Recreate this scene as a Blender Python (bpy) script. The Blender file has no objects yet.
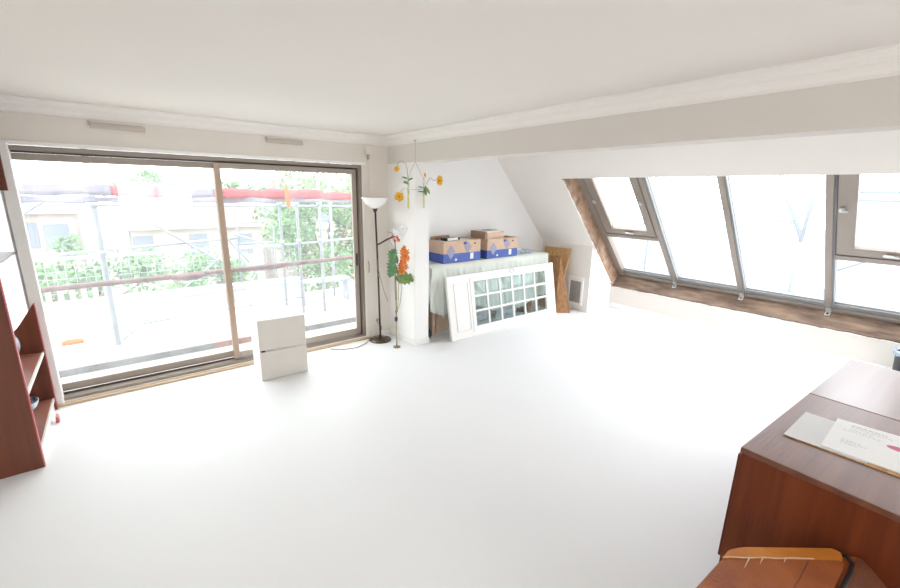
import bpy, bmesh, math, random
from mathutils import Vector, Matrix
random.seed(7)
S = bpy.context.scene
COL = S.collection
R = math.radians

# ------------------------------------------------------------------ camera
CAM_H = 1.85
yaw, pit, rol = R(38.7717), R(13.7596), R(1.0635)
f = Vector((math.sin(yaw)*math.cos(pit), math.cos(yaw)*math.cos(pit), -math.sin(pit)))
r = Vector((math.cos(yaw), -math.sin(yaw), 0)); u = r.cross(f)
r2 = r*math.cos(rol) + u*math.sin(rol); u2 = -r*math.sin(rol) + u*math.cos(rol)
cd = bpy.data.cameras.new('camera'); cam = bpy.data.objects.new('camera', cd); COL.objects.link(cam)
m = Matrix((r2, u2, -f)).transposed().to_4x4(); m.translation = (0, 0, CAM_H); cam.matrix_world = m
cd.sensor_width = 36; cd.lens = 416.95/900*36; cd.clip_start = 0.05; cd.clip_end = 500
S.camera = cam

# ------------------------------------------------------------------ sky and light
W = bpy.data.worlds.new('sky'); S.world = W; W.use_nodes = True
wn = W.node_tree; wn.nodes.clear()
bg = wn.nodes.new('ShaderNodeBackground'); wo = wn.nodes.new('ShaderNodeOutputWorld')
bg.inputs[0].default_value = (0.95, 0.975, 1.0, 1); bg.inputs[1].default_value = 6.0
wn.links.new(bg.outputs[0], wo.inputs[0])

def area(name, loc, direction, sx, sy, power=0, portal=False, color=(1, 1, 1)):
    l = bpy.data.lights.new(name, 'AREA'); l.shape = 'RECTANGLE'; l.size = sx; l.size_y = sy; l.energy = power; l.color = color
    o = bpy.data.objects.new(name, l); COL.objects.link(o); o.location = loc
    o.rotation_euler = Vector(direction).to_track_quat('-Z', 'Y').to_euler()
    if portal: l.cycles.is_portal = True
    return o
area('rear_portal', (0.9, -2.86, 1.5), (0, 1, 0), 1.7, 1.3, portal=True)
area('door_portal', (0.85, 4.95, 1.1), (0, -1, 0), 3.3, 2.4, portal=True)
area('skylight_portal', (6.2, 1.2, 1.6), (-0.726, 0, -0.688), 2.9, 5.2, portal=True)
area('rear_fill', (0.9, -2.82, 1.5), (0.2, 1, -0.15), 1.5, 1.1, power=26, color=(1.0, 0.985, 0.96))  # added fill lamp for the interior, no known source behind it
S.view_settings.view_transform = 'Standard'; S.view_settings.look = 'None'
S.view_settings.exposure = 0.10; S.view_settings.gamma = 1.0; S.view_settings.use_curve_mapping = False
S.cycles.max_bounces = 10; S.cycles.diffuse_bounces = 7; S.cycles.transparent_max_bounces = 16
S.cycles.use_denoising = True; S.cycles.sample_clamp_indirect = 10

# ------------------------------------------------------------------ materials
def mat(name, col, rough=0.6, metal=0.0, var=0.0, scale=6.0, bump=0.0, bscale=60.0, col2=None, spec=0.5, stretch=None, coat=0.0, sheen=0):
    m = bpy.data.materials.new(name); m.use_nodes = True; nt = m.node_tree; b = nt.nodes['Principled BSDF']
    b.inputs['Base Color'].default_value = (*col, 1); b.inputs['Roughness'].default_value = rough; b.inputs['Metallic'].default_value = metal
    b.inputs['Specular IOR Level'].default_value = spec; b.inputs['Coat Weight'].default_value = coat; b.inputs['Coat Roughness'].default_value = 0.15
    tc = nt.nodes.new('ShaderNodeTexCoord'); mp = nt.nodes.new('ShaderNodeMapping'); nt.links.new(tc.outputs['Object'], mp.inputs[0])
    if stretch: mp.inputs['Scale'].default_value = stretch
    if col2 is None and var: col2 = tuple(max(0, c*(1-var)) for c in col)
    if col2 is not None:
        n = nt.nodes.new('ShaderNodeTexNoise'); n.inputs['Scale'].default_value = scale; n.inputs['Detail'].default_value = 5
        rp = nt.nodes.new('ShaderNodeValToRGB'); rp.color_ramp.elements[0].position = 0.32; rp.color_ramp.elements[1].position = 0.68
        rp.color_ramp.elements[0].color = (*col2, 1); rp.color_ramp.elements[1].color = (*col, 1)
        nt.links.new(mp.outputs[0], n.inputs['Vector']); nt.links.new(n.outputs['Fac'], rp.inputs[0]); nt.links.new(rp.outputs[0], b.inputs['Base Color'])
    if bump:
        n2 = nt.nodes.new('ShaderNodeTexNoise'); n2.inputs['Scale'].default_value = bscale; n2.inputs['Detail'].default_value = 3
        bp = nt.nodes.new('ShaderNodeBump'); bp.inputs['Strength'].default_value = bump; bp.inputs['Distance'].default_value = 0.01
        nt.links.new(mp.outputs[0], n2.inputs['Vector']); nt.links.new(n2.outputs['Fac'], bp.inputs['Height']); nt.links.new(bp.outputs[0], b.inputs['Normal'])
    return m

def wood(name, c1, c2, rough=0.35, scale=3.0, axis='X', spec=0.5, coat=0.0):
    st = {'X': (0.35, 7, 7), 'Y': (7, 0.35, 7), 'Z': (7, 7, 0.35)}[axis]
    m = mat(name, c1, rough, col2=c2, scale=scale, stretch=st, bump=0.12, bscale=14, spec=spec, coat=coat)
    return m

def pane(name, dust, tint=(1, 1, 1), streak=False):  # dust: translucent share of the pane, a whitish veil over the view
    m = bpy.data.materials.new(name); m.use_nodes = True; nt = m.node_tree; nt.nodes.clear()
    o = nt.nodes.new('ShaderNodeOutputMaterial'); t = nt.nodes.new('ShaderNodeBsdfTransparent'); t.inputs[0].default_value = (*tint, 1)
    g = nt.nodes.new('ShaderNodeBsdfGlossy'); g.inputs['Roughness'].default_value = 0.02
    d = nt.nodes.new('ShaderNodeBsdfTranslucent'); d.inputs[0].default_value = (0.95, 0.96, 0.97, 1)
    lw = nt.nodes.new('ShaderNodeLayerWeight'); lw.inputs['Blend'].default_value = 0.5
    pw = nt.nodes.new('ShaderNodeMath'); pw.operation = 'POWER'; pw.inputs[1].default_value = 5.0
    fr = nt.nodes.new('ShaderNodeMapRange'); fr.inputs['To Min'].default_value = 0.025; fr.inputs['To Max'].default_value = 0.5
    nt.links.new(lw.outputs['Facing'], pw.inputs[0]); nt.links.new(pw.outputs[0], fr.inputs[0])
    m1 = nt.nodes.new('ShaderNodeMixShader'); m2 = nt.nodes.new('ShaderNodeMixShader')
    nt.links.new(t.outputs[0], m1.inputs[1]); nt.links.new(d.outputs[0], m1.inputs[2]); m1.inputs[0].default_value = dust  # veil strength: dusty film, on door and skylight partly imitated outside glare
    if streak:
        tc = nt.nodes.new('ShaderNodeTexCoord'); mp = nt.nodes.new('ShaderNodeMapping'); mp.inputs['Scale'].default_value = (3, 3, 0.6)
        n = nt.nodes.new('ShaderNodeTexNoise'); n.inputs['Scale'].default_value = 2.2; n.inputs['Detail'].default_value = 6
        mr = nt.nodes.new('ShaderNodeMapRange'); mr.inputs['From Min'].default_value = 0.35; mr.inputs['From Max'].default_value = 0.7
        mr.inputs['To Min'].default_value = dust*0.75; mr.inputs['To Max'].default_value = dust*1.35
        nt.links.new(tc.outputs['Object'], mp.inputs[0]); nt.links.new(mp.outputs[0], n.inputs['Vector']); nt.links.new(n.outputs['Fac'], mr.inputs[0]); nt.links.new(mr.outputs[0], m1.inputs[0])
    nt.links.new(fr.outputs[0], m2.inputs[0]); nt.links.new(m1.outputs[0], m2.inputs[1]); nt.links.new(g.outputs[0], m2.inputs[2])
    nt.links.new(m2.outputs[0], o.inputs[0]); return m

M = dict(
    wall=mat('wall_paint', (0.80, 0.75, 0.69), 0.85, var=0.03, scale=2, bump=0.03, bscale=150),
    wallw=mat('white_wall_paint', (0.90, 0.895, 0.885), 0.85, var=0.02, scale=2, bump=0.03, bscale=150),
    ceil=mat('ceiling_paint', (0.80, 0.755, 0.71), 0.9, var=0.02, scale=1.2),
    beam=mat('beam_fibre_paint', (0.73, 0.69, 0.645), 0.85, var=0.02, scale=3, bump=0.25, bscale=220),
    crown=mat('crown_paint', (0.87, 0.84, 0.805), 0.7),
    floor=mat('pale_floor', (0.815, 0.825, 0.84), 0.5, var=0.025, scale=0.8, bump=0.04, bscale=200, spec=0.3),
    trimw=mat('white_gloss_paint', (0.88, 0.87, 0.85), 0.4),
    alu=mat('taupe_aluminium', (0.31, 0.262, 0.222), 0.42, metal=0.15, var=0.08, scale=4),
    alud=mat('dark_rubber_track', (0.10, 0.085, 0.075), 0.6, var=0.2),
    alup=mat('light_taupe_aluminium', (0.42, 0.36, 0.305), 0.4, metal=0.1, var=0.06), alus=mat('silver_frame_side', (0.28, 0.295, 0.30), 0.5), plastd=mat('beige_plastic', (0.56, 0.50, 0.43), 0.5),
    alul=mat('pale_aluminium', (0.62, 0.62, 0.61), 0.3, metal=0.4, var=0.06),
    stile=mat('tan_aluminium', (0.45, 0.33, 0.25), 0.38, metal=0.2, var=0.05),
    thresh=wood('threshold_oak', (0.66, 0.50, 0.34), (0.55, 0.40, 0.26), 0.45),
    bare=mat('bare_timber', (0.27, 0.185, 0.13), 0.85, col2=(0.10, 0.06, 0.042), scale=4.5, stretch=(3, 0.8, 3), bump=0.3, bscale=30),
    bares=mat('bare_timber_side', (0.46, 0.31, 0.21), 0.8, col2=(0.22, 0.13, 0.085), scale=9, bump=0.3, bscale=25),
    plaster=mat('broken_plaster', (0.85, 0.84, 0.82), 0.9, bump=0.5, bscale=40),
    mahog=wood('dark_mahogany', (0.19, 0.042, 0.010), (0.105, 0.021, 0.006), 0.45, scale=2.2, axis='Z', spec=0.25),
    mahogx=wood('mahogany_top', (0.19, 0.075, 0.042), (0.14, 0.052, 0.03), 0.36, scale=2.2, axis='X', spec=0.4),
    mahogs=mat('polished_mahogany_top', (0.19, 0.085, 0.055), 0.30, col2=(0.15, 0.06, 0.04), scale=2.2, stretch=(0.35, 7, 7), spec=0.9),
    shelfw=wood('red_brown_veneer', (0.17, 0.045, 0.02), (0.10, 0.025, 0.012), 0.35, scale=2.0, axis='Z', coat=0.1),
    shelfin=wood('shelf_surface', (0.36, 0.15, 0.11), (0.28, 0.11, 0.08), 0.3, scale=2, axis='Y'),
    edge=mat('reddish_edge_band', (0.45, 0.10, 0.11), 0.4),
    edgew=mat('pale_edge_band', (0.80, 0.79, 0.74), 0.35),
    white=mat('white_laminate', (0.86, 0.85, 0.83), 0.35),
    cream=mat('cream_laminate_front', (0.66, 0.62, 0.57), 0.4, var=0.02),
    dark=mat('dark_metal', (0.06, 0.052, 0.048), 0.35, metal=0.6),
    bronze=mat('bronze_lamp_base', (0.13, 0.09, 0.065), 0.25, metal=0.7, var=0.3, scale=20),
    opal=mat('opal_glass', (0.93, 0.93, 0.92), 0.2),
    plast=mat('cream_plastic', (0.80, 0.76, 0.70), 0.4),
    kraft=mat('kraft_cardboard', (0.67, 0.48, 0.35), 0.85, var=0.12, scale=9),
    kraftd=mat('kraft_inner', (0.38, 0.25, 0.17), 0.9, var=0.1),
    blue=mat('blue_printed_board', (0.075, 0.13, 0.46), 0.55, var=0.15, scale=12),
    lilac=mat('lilac_print', (0.36, 0.35, 0.46), 0.7, var=0.1),
    paper=mat('white_paper', (0.86, 0.86, 0.86), 0.7, var=0.03, scale=15),
    paperg=mat('greyer_paper', (0.70, 0.70, 0.70), 0.7, var=0.04), cloth=mat('sage_cloth', (0.73, 0.77, 0.715), 0.8, var=0.08, scale=5, bump=0.1, bscale=80),
    slope=mat('slope_paint', (0.85, 0.81, 0.765), 0.85, var=0.02, scale=2), osb=mat('strand_board', (0.46, 0.25, 0.11), 0.75, col2=(0.28, 0.13, 0.055), scale=14, bump=0.3, bscale=50, stretch=(1, 3, 1)),
    osbl=mat('light_strand_board', (0.72, 0.46, 0.22), 0.75, col2=(0.50, 0.28, 0.12), scale=16, bump=0.3, bscale=50, stretch=(1, 3, 1)),
    mesh=mat('grey_grille', (0.50, 0.48, 0.46), 0.6, metal=0.3, var=0.2, scale=60),
    bag=mat('grey_sack_plastic', (0.80, 0.83, 0.88), 0.4, col2=(0.52, 0.56, 0.62), scale=14, bump=0.6, bscale=12),
    brown=mat('brown_blanket', (0.34, 0.14, 0.06), 0.9, var=0.3, scale=8),
    black=mat('black_plastic', (0.022, 0.022, 0.026), 0.45, var=0.2),
    bluegrey=mat('blue_grey_liner', (0.16, 0.23, 0.36), 0.35, col2=(0.55, 0.63, 0.75), scale=30, bump=0.4),
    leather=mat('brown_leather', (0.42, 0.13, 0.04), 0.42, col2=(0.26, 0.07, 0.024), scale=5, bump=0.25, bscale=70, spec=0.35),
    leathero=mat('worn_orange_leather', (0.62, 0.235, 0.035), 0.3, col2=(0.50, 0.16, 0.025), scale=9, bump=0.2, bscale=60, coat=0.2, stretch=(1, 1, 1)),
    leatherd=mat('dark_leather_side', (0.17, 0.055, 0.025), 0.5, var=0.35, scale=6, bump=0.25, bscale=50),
    scuff=mat('scuffed_leather_edge', (0.75, 0.50, 0.33), 0.6, var=0.25, scale=30),
    yellow=mat('yellow_petal', (0.86, 0.53, 0.02), 0.55, var=0.15, scale=40),
    ycent=mat('orange_flower_centre', (0.70, 0.28, 0.02), 0.7),
    orange=mat('orange_petal', (0.88, 0.24, 0.04), 0.5, var=0.25, scale=40),
    redf=mat('red_petal', (0.70, 0.08, 0.06), 0.55, var=0.2, scale=40),
    wpetal=mat('white_petal', (0.88, 0.87, 0.86), 0.5),
    leaf=mat('artificial_leaf', (0.19, 0.38, 0.18), 0.45, col2=(0.075, 0.20, 0.10), scale=25),
    leafl=mat('light_leaf', (0.24, 0.38, 0.12), 0.45, var=0.3, scale=25),
    stem=mat('plant_stem', (0.40, 0.35, 0.20), 0.6, var=0.3, scale=30),
    twig=mat('brown_twig', (0.32, 0.24, 0.17), 0.7, var=0.3, scale=30),
    wire=mat('grey_wire', (0.42, 0.40, 0.38), 0.4, metal=0.5),
    water=mat('yellow_green_water', (0.66, 0.62, 0.18), 0.3),
    tree=mat('tree_leaves', (0.13, 0.26, 0.09), 0.6, col2=(0.05, 0.13, 0.05), scale=1.5),
    bark=mat('tree_bark', (0.20, 0.15, 0.11), 0.9, var=0.3),
    galvd=mat('blue_grey_tube', (0.10, 0.14, 0.20), 0.5), galv=mat('galvanised_tube', (0.36, 0.39, 0.44), 0.5, metal=0.2, var=0.15),
    terr=mat('terrace_tiles', (0.50, 0.49, 0.47), 0.8, var=0.08, scale=1.5),
    para=mat('parapet_render', (0.44, 0.44, 0.43), 0.85, var=0.08),
    rednet=mat('red_tape', (0.40, 0.055, 0.07), 0.5, var=0.2, scale=8),
    redrail=mat('weathered_red_rail', (0.15, 0.055, 0.055), 0.6, col2=(0.09, 0.055, 0.06), scale=8),
    greynet=mat('grey_tape', (0.24, 0.22, 0.30), 0.6, var=0.2, scale=10),
    toeg=mat('grey_plank', (0.12, 0.115, 0.12), 0.8, col2=(0.20, 0.19, 0.19), scale=40),
    toer=mat('red_plank', (0.36, 0.12, 0.09), 0.7, var=0.3, scale=40),
    orangep=mat('orange_plastic', (0.65, 0.13, 0.01), 0.4),
    house=mat('far_render', (0.34, 0.31, 0.28), 0.9, var=0.06), house2=mat('far_render_pink', (0.36, 0.29, 0.265), 0.9, var=0.06),
    roof=mat('far_roof_tiles', (0.24, 0.16, 0.15), 0.9, var=0.15), roofg=mat('far_slate_roof', (0.20, 0.22, 0.27), 0.9, var=0.1),
    winb=mat('far_window', (0.13, 0.15, 0.19), 0.3), ground=mat('far_ground', (0.25, 0.27, 0.22), 1.0, var=0.2, scale=0.1),
    frost=pane('frosted_film', 0.62), glass=pane('hazed_dusty_door_glass', 0.058, (0.97, 0.99, 0.98), True), sglass=pane('skylight_glass', 0.05, (0.98, 0.99, 1.0)),  # door and skylight veil: dusty film, partly imitating the overexposed glare outside
    clear=pane('clear_vase_glass', 0.15), pglass=pane('panel_glass', 0.07, (0.93, 0.97, 0.97)),
    plate=None)

def plate_mat():
    m = mat('blue_and_white_porcelain', (0.80, 0.84, 0.88), 0.15, col2=(0.08, 0.17, 0.30), scale=22); return m
M['plate'] = plate_mat()

# ------------------------------------------------------------------ helpers
def BM(): return bmesh.new()
def bx(b, x0, x1, y0, y1, z0, z1, bev=0.0, mi=0):
    b2 = bmesh.new(); bmesh.ops.create_cube(b2, size=1)
    for v in b2.verts: v.co = Vector(((x0+x1)/2 + v.co.x*(x1-x0), (y0+y1)/2 + v.co.y*(y1-y0), (z0+z1)/2 + v.co.z*(z1-z0)))
    if bev: bmesh.ops.bevel(b2, geom=list(b2.edges), offset=bev, segments=2, affect='EDGES', profile=0.6)
    merge(b, b2, mi); return b
def merge(b, b2, mi=0):
    mp = {}
    for v in b2.verts: mp[v] = b.verts.new(v.co)
    for fc in b2.faces:
        try:
            nf = b.faces.new([mp[v] for v in fc.verts]); nf.material_index = mi; nf.smooth = fc.smooth
        except ValueError: pass
    b2.free()
def prism(b, pts, axis, a0, a1, mi=0):
    """polygon extruded along an axis; pts are the two other coordinates in xyz order"""
    def P(p, a):
        if axis == 'Y': return Vector((p[0], a, p[1]))
        if axis == 'X': return Vector((a, p[0], p[1]))
        return Vector((p[0], p[1], a))
    A = [b.verts.new(P(p, a0)) for p in pts]; B = [b.verts.new(P(p, a1)) for p in pts]; n = len(pts)
    fs = [b.faces.new(A), b.faces.new(B[::-1])]
    for i in range(n): fs.append(b.faces.new([A[i], B[i], B[(i+1) % n], A[(i+1) % n]]))
    for q in fs: q.material_index = mi
    bmesh.ops.recalc_face_normals(b, faces=fs); return b
def tube(b, pts, rad, n=10, mi=0, cap=True, smooth=True):
    pts = [Vector(p) for p in pts]; rr = rad if isinstance(rad, (list, tuple)) else [rad]*len(pts)
    rings = []; prev = None
    for i, p in enumerate(pts):
        t = (pts[min(i+1, len(pts)-1)] - pts[max(i-1, 0)]).normalized()
        if prev is None: a = t.orthogonal().normalized()
        else: a = (prev - t*prev.dot(t)).normalized()
        prev = a; c = t.cross(a)
        rings.append([b.verts.new(p + (a*math.cos(2*math.pi*k/n) + c*math.sin(2*math.pi*k/n))*rr[i]) for k in range(n)])
    for i in range(len(rings)-1):
        for k in range(n):
            q = b.faces.new([rings[i][k], rings[i][(k+1) % n], rings[i+1][(k+1) % n], rings[i+1][k]]); q.smooth = smooth; q.material_index = mi
    if cap:
        for g in (rings[0][::-1], rings[-1]): b.faces.new(g).material_index = mi
    return b
def lathe(b, prof, c=(0, 0, 0), n=32, mi=0):
    rings = []
    for (rad, z) in prof: rings.append([b.verts.new((c[0]+max(rad, 1e-4)*math.cos(2*math.pi*k/n), c[1]+max(rad, 1e-4)*math.sin(2*math.pi*k/n), c[2]+z)) for k in range(n)])
    for i in range(len(rings)-1):
        for k in range(n):
            q = b.faces.new([rings[i][k], rings[i][(k+1) % n], rings[i+1][(k+1) % n], rings[i+1][k]]); q.smooth = True; q.material_index = mi
    return b
def world_of(p):
    return p.matrix_basis.copy() if p.parent is None else world_of(p.parent) @ p.matrix_parent_inverse @ p.matrix_basis
def obj(name, b, mats, parent=None, kind=None):
    me = bpy.data.meshes.new(name); bmesh.ops.recalc_face_normals(b, faces=b.faces[:]); b.to_mesh(me); b.free()
    for q in (mats if isinstance(mats, (list, tuple)) else [mats]): me.materials.append(M[q])
    o = bpy.data.objects.new(name, me); COL.objects.link(o)
    if parent is not None:
        o.parent = parent; o.matrix_parent_inverse = world_of(parent).inverted()
    if kind: o['kind'] = kind
    return o
def lobj(name, b, mats, parent):      # vertices already in the parent's own coordinates
    o = obj(name, b, mats); o.parent = parent; return o
def thing(name, label, cat, loc=(0, 0, 0), rz=0, group=None, rot=None):
    o = bpy.data.objects.new(name, None); COL.objects.link(o); o.location = loc; o.rotation_euler = rot or (0, 0, rz)
    o.empty_display_size = 0.1; return tag(o, label, cat, group)
def tag(o, label, cat, group=None):
    o['label'] = label; o['category'] = cat
    if group: o['group'] = group
    return o
def struct(name, b, mats, parent=None): return obj(name, b, mats, parent, None if parent else 'structure')
def copy_tree(o, parent=None):
    c = o.copy(); COL.objects.link(c)
    if parent: c.parent = parent
    for ch in list(o.children): copy_tree(ch, c)
    return c

# ------------------------------------------------------------------ room shell
D = 4.62; CZ = 2.47; XL = -1.05; YB = -2.9
XK1, XK2, YC = 5.742, 6.40, 3.65
struct('floor', bx(BM(), XL-0.2, 6.9, YB-0.2, D+0.05, -0.12, 0), 'floor')
struct('ceiling', bx(BM(), XL-0.2, 4.45, YB-0.2, D+0.25, CZ, CZ+0.15), 'ceil')
# door wall with the sliding-door opening (x -0.58..2.34, z 0..2.13)
b = BM(); bx(b, XL-0.2, 6.9, D, D+0.24, 2.15, CZ+0.1); bx(b, 2.35, 6.9, D, D+0.24, -0.1, 2.15)
struct('wall_far', b, 'wall')
b = BM(); bx(b, 2.90, 5.75, D-0.006, D, 0.0, CZ); struct('wall_gable', b, 'wallw')
b = BM(); bx(b, -0.615, -0.54, D-0.02, D+0.05, 0, 2.15, 0.006); struct('trim_1', b, 'trimw')      # white post left of the sliding door
# sidelight behind frosted film, left of the post
b = BM(); bx(b, -1.02, -0.617, D+0.002, D+0.008, 0.05, 2.12); w1 = struct('window_1', b, 'frost')
b = BM(); bx(b, -1.05, -1.02, D, D+0.15, 0, 2.15); bx(b, -1.02, -0.617, D, D+0.03, 0, 0.05); bx(b, -1.02, -0.617, D, D+0.03, 2.12, 2.15)
struct('window_frame', b, 'trimw', w1)
b = BM(); bx(b, XL-0.2, XL, YB-0.2, D+0.24, -0.1, CZ+0.1); struct('wall_left', b, 'wall')
# unseen rear wall; its window opening is added to brighten the room
b = BM(); bx(b, XL-0.2, 0.1, YB-0.2, YB, -0.1, CZ+0.1); bx(b, 1.7, 7.2, YB-0.2, YB, -0.1, CZ+0.1)
bx(b, 0.1, 1.7, YB-0.2, YB, -0.1, 0.9); bx(b, 0.1, 1.7, YB-0.2, YB, 2.1, CZ+0.1); struct('wall_rear', b, 'wallw')
b = BM(); bx(b, 0.1, 1.7, YB-0.12, YB-0.112, 0.9, 2.1); wr = struct('window_added', b, 'sglass')
b = BM()
for x in (0.1, 0.87, 1.64): bx(b, x, x+0.06, YB-0.16, YB-0.07, 0.9, 2.1)
bx(b, 0.16, 1.64, YB-0.16, YB-0.07, 0.9, 0.96); bx(b, 0.16, 1.64, YB-0.16, YB-0.07, 2.04, 2.1); struct('window_frame', b, 'trimw', wr)  # frame of the added window
# beam and column
struct('trim_2', bx(BM(), 2.70, 2.90, YB, D, 2.165, CZ), 'beam')                                   # dropped beam
b = BM(); bx(b, 2.70, 2.90, 4.03, D, 0, 2.165, 0.0)
struct('wall_partition', b, 'wallw')
b = BM(); prism(b, [(2.688, 4.018), (2.912, 4.018), (2.912, 4.60), (2.688, 4.60)], 'Z', 0, 0.075); bmesh.ops.bevel(b, geom=[e for e in b.edges], offset=0.008, segments=3, affect='EDGES')
struct('baseboard_partition', b, 'trimw')
# slope
dx, dz = 0.684, -0.7295; L_ = math.hypot(dx, dz); dx /= L_; dz /= L_
d3 = Vector((dx, 0, dz)); n3 = Vector((-dz, 0, dx)); P0 = Vector((4.82, 0, 2.05))
def SP(u, w): p = P0 + d3*u + n3*w; return (p.x, p.z)
def SV(u, y, w): p = P0 + d3*u + n3*w; return Vector((p.x, y, p.z))
uk1 = (XK1-4.82)/dx; utop = (CZ+0.05-2.05)/dz
struct('ceiling_slope_upper', prism(BM(), [SP(utop-0.1, 0), SP(0, 0), SP(0, 0.24), SP(-0.12, 0.24), SP(-0.12, 0.38), SP(utop-0.1, 0.38)], 'Y', YB-0.2, D+0.2), 'slope')
struct('ceiling_slope_far', prism(BM(), [SP(0, 0), SP(uk1, 0), (XK1, 0), (6.9, 0), SP(2.5, 0.38), SP(0, 0.38)], 'Y', YC, D+0.2), 'slope')
struct('ceiling_slope_near', prism(BM(), [SP(0, 0), SP(2.32, 0), (XK2, 0), (6.9, 0), SP(2.5, 0.38), SP(0, 0.38)], 'Y', YB-0.2, -0.93), 'slope')
struct('wall_knee', prism(BM(), [(XK2, -0.1), (7.0, -0.1), SP(2.32, 0.40), SP(2.32, 0.0)], 'Y', -0.93, YC), 'wall')
bb = BM(); bx(bb, XK2-0.013, XK2, -0.93, YC, 0, 0.085, 0.004); struct('baseboard_knee', bb, 'trimw')
bb = BM(); bx(bb, XK1, XK2-0.013, YC-0.012, YC, 0, 0.07, 0.004); struct('baseboard_cheek', bb, 'trimw')
# white paint on the cheek below the bare timber
b = BM(); prism(b, [(XK1, 0.07), (XK2, 0.07), SP(2.30, 0.0), SP(uk1, 0)], 'Y', YC-0.006, YC); struct('trim_3', b, 'wallw')
# bare timber lining: far reveal and sill, with an uneven edge
b = BM(); pts = [SP(0, 0.245), SP(2.32, 0.245), SP(2.32, 0.0)]
for k in range(40, -1, -1): pts.append(SP(2.3*k/40, 0.002 + 0.016*random.random()))
prism(b, pts, 'Y', YC-0.022, YC-0.006); struct('trim_4', b, 'bares')
b = BM()
N = 90
A = []
for k in range(N+1):
    y = -0.93 + (YC-0.022+0.93)*k/N; w0 = 0.0 + 0.018*random.random()
    A.append([b.verts.new(SV(2.30, y, w0)), b.verts.new(SV(2.30, y, 0.30)), b.verts.new(SV(2.325, y, w0)), b.verts.new(SV(2.325, y, 0.30))])
for k in range(N):
    p, q = A[k], A[k+1]
    for (i, j) in ((0, 1), (1, 3), (3, 2), (2, 0)): b.faces.new([p[i], p[j], q[j], q[i]])
struct('trim_5', b, 'bare')
b = BM()   # broken plaster lip on the cheek edge and along the sill
for k in range(38):
    uu = 0.02 + 2.2*k/38; wd = 0.006 + 0.010*random.random(); prism(b, [SP(uu, -0.004), SP(uu+0.062, -0.004), SP(uu+0.055, wd), SP(uu+0.005, wd*0.8)], 'Y', YC-0.026, YC-0.005)
for k in range(75):
    y = -0.9+4.5*k/75; h = 0.004+0.008*random.random(); tube(b, [SV(2.318, y, -0.003), SV(2.316, y+0.066, -0.003)], h, 6)
struct('trim_6', b, 'plaster')

# crown moulding along the door wall and the beam
def crown(name, axis):
    # profile (out from wall, down from ceiling)
    pr = [(0, 0), (0.105, 0), (0.105, 0.012), (0.090, 0.018), (0.078, 0.020), (0.060, 0.034), (0.052, 0.052), (0.040, 0.056), (0.034, 0.062), (0.020, 0.074), (0.012, 0.088), (0.012, 0.098), (0, 0.104)]
    b = BM()
    if axis == 'far': prism(b, [(D-o, CZ-z) for o, z in pr], 'X', XL, 2.70)
    elif axis == 'beam': prism(b, [(2.70-o, CZ-z) for o, z in pr], 'Y', YB, D)
    struct(name, b, 'crown')
crown('trim_7', 'far'); crown('trim_8', 'beam')
# roller-shutter box line above the door, casing beside it
b = BM(); bx(b, XL, 2.40, D-0.012, D, 2.135, 2.165, 0.003); struct('trim_9', b, 'trimw')
b = BM(); bx(b, 2.345, 2.385, D-0.014, D, 0, 2.135, 0.003); struct('trim_10', b, 'wall')
bb = BM(); bx(bb, 2.40, 2.688, D-0.012, D, 0, 0.07, 0.003); struct('baseboard_far', bb, 'trimw')
bb = BM(); bx(bb, -0.585, 2.40, D-0.035, D+0.05, 0, 0.022, 0.004); struct('trim_11', bb, 'thresh')
bb = BM(); bx(bb, -0.58, 2.345, D+0.0, D+0.055, 0.022, 0.034, 0.003); struct('trim_12', bb, 'trimw')

# sliding door
dr = bpy.data.objects.new('door_1', None); COL.objects.link(dr); dr['kind'] = 'structure'; dr.location = (0.88, D+0.1, 0)
b = BM(); X0, X1, Z0, Z1 = -0.636, 2.35, 0.03, 2.135
bx(b, X0, X0+0.022, D+0.01, D+0.2, Z0, Z1); bx(b, X1-0.035, X1, D+0.01, D+0.2, Z0, Z1)
bx(b, X0+0.022, X1-0.035, D+0.01, D+0.2, Z1-0.035, Z1); bx(b, X0+0.022, X1-0.035, D+0.01, D+0.2, Z0, Z0+0.03)
obj('door_frame', b, 'alu', dr)
b = BM(); bx(b, X0+0.022, X1-0.035, D+0.095, D+0.11, Z0+0.03, Z0+0.045); bx(b, X0+0.022, X1-0.035, D+0.08, D+0.12, Z1-0.05, Z1-0.035); bx(b, X1-0.05, X1-0.035, D+0.06, D+0.19, Z0+0.03, Z1-0.035)
obj('door_track', b, 'alud', dr)
def leaf(x0, x1, y0, y1, stl, nm='sliding_leaf'):
    b = BM(); w = 0.055; hw = 0.07
    bx(b, x0, x0+w, y0, y1, 0.075, 2.085, 0.004, mi=1 if stl == 'L' else 0); bx(b, x1-w, x1, y0, y1, 0.075, 2.085, 0.004)
    bx(b, x0+w, x1-w, y0, y1, 0.075, 0.145, 0.004); bx(b, x0+w, x1-w, y0, y1, 2.03, 2.085, 0.004)
    o = obj(nm, b, ['alup', 'stile'], dr)
    g = BM(); ym = (y0+y1)/2; bx(g, x0+w-0.005, x1-w+0.005, ym-0.003, ym+0.003, 0.14, 2.035); obj('glass_pane', g, 'glass', o); return o
lf = leaf(-0.614, 0.88, D+0.125, D+0.16, 'R'); lr = leaf(0.82, 2.30, D+0.05, D+0.085, 'L')
b = BM(); bx(b, 2.262, 2.282, D+0.036, D+0.050, 0.95, 1.10, 0.004); obj('door_handle', b, 'dark', lr)

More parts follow.
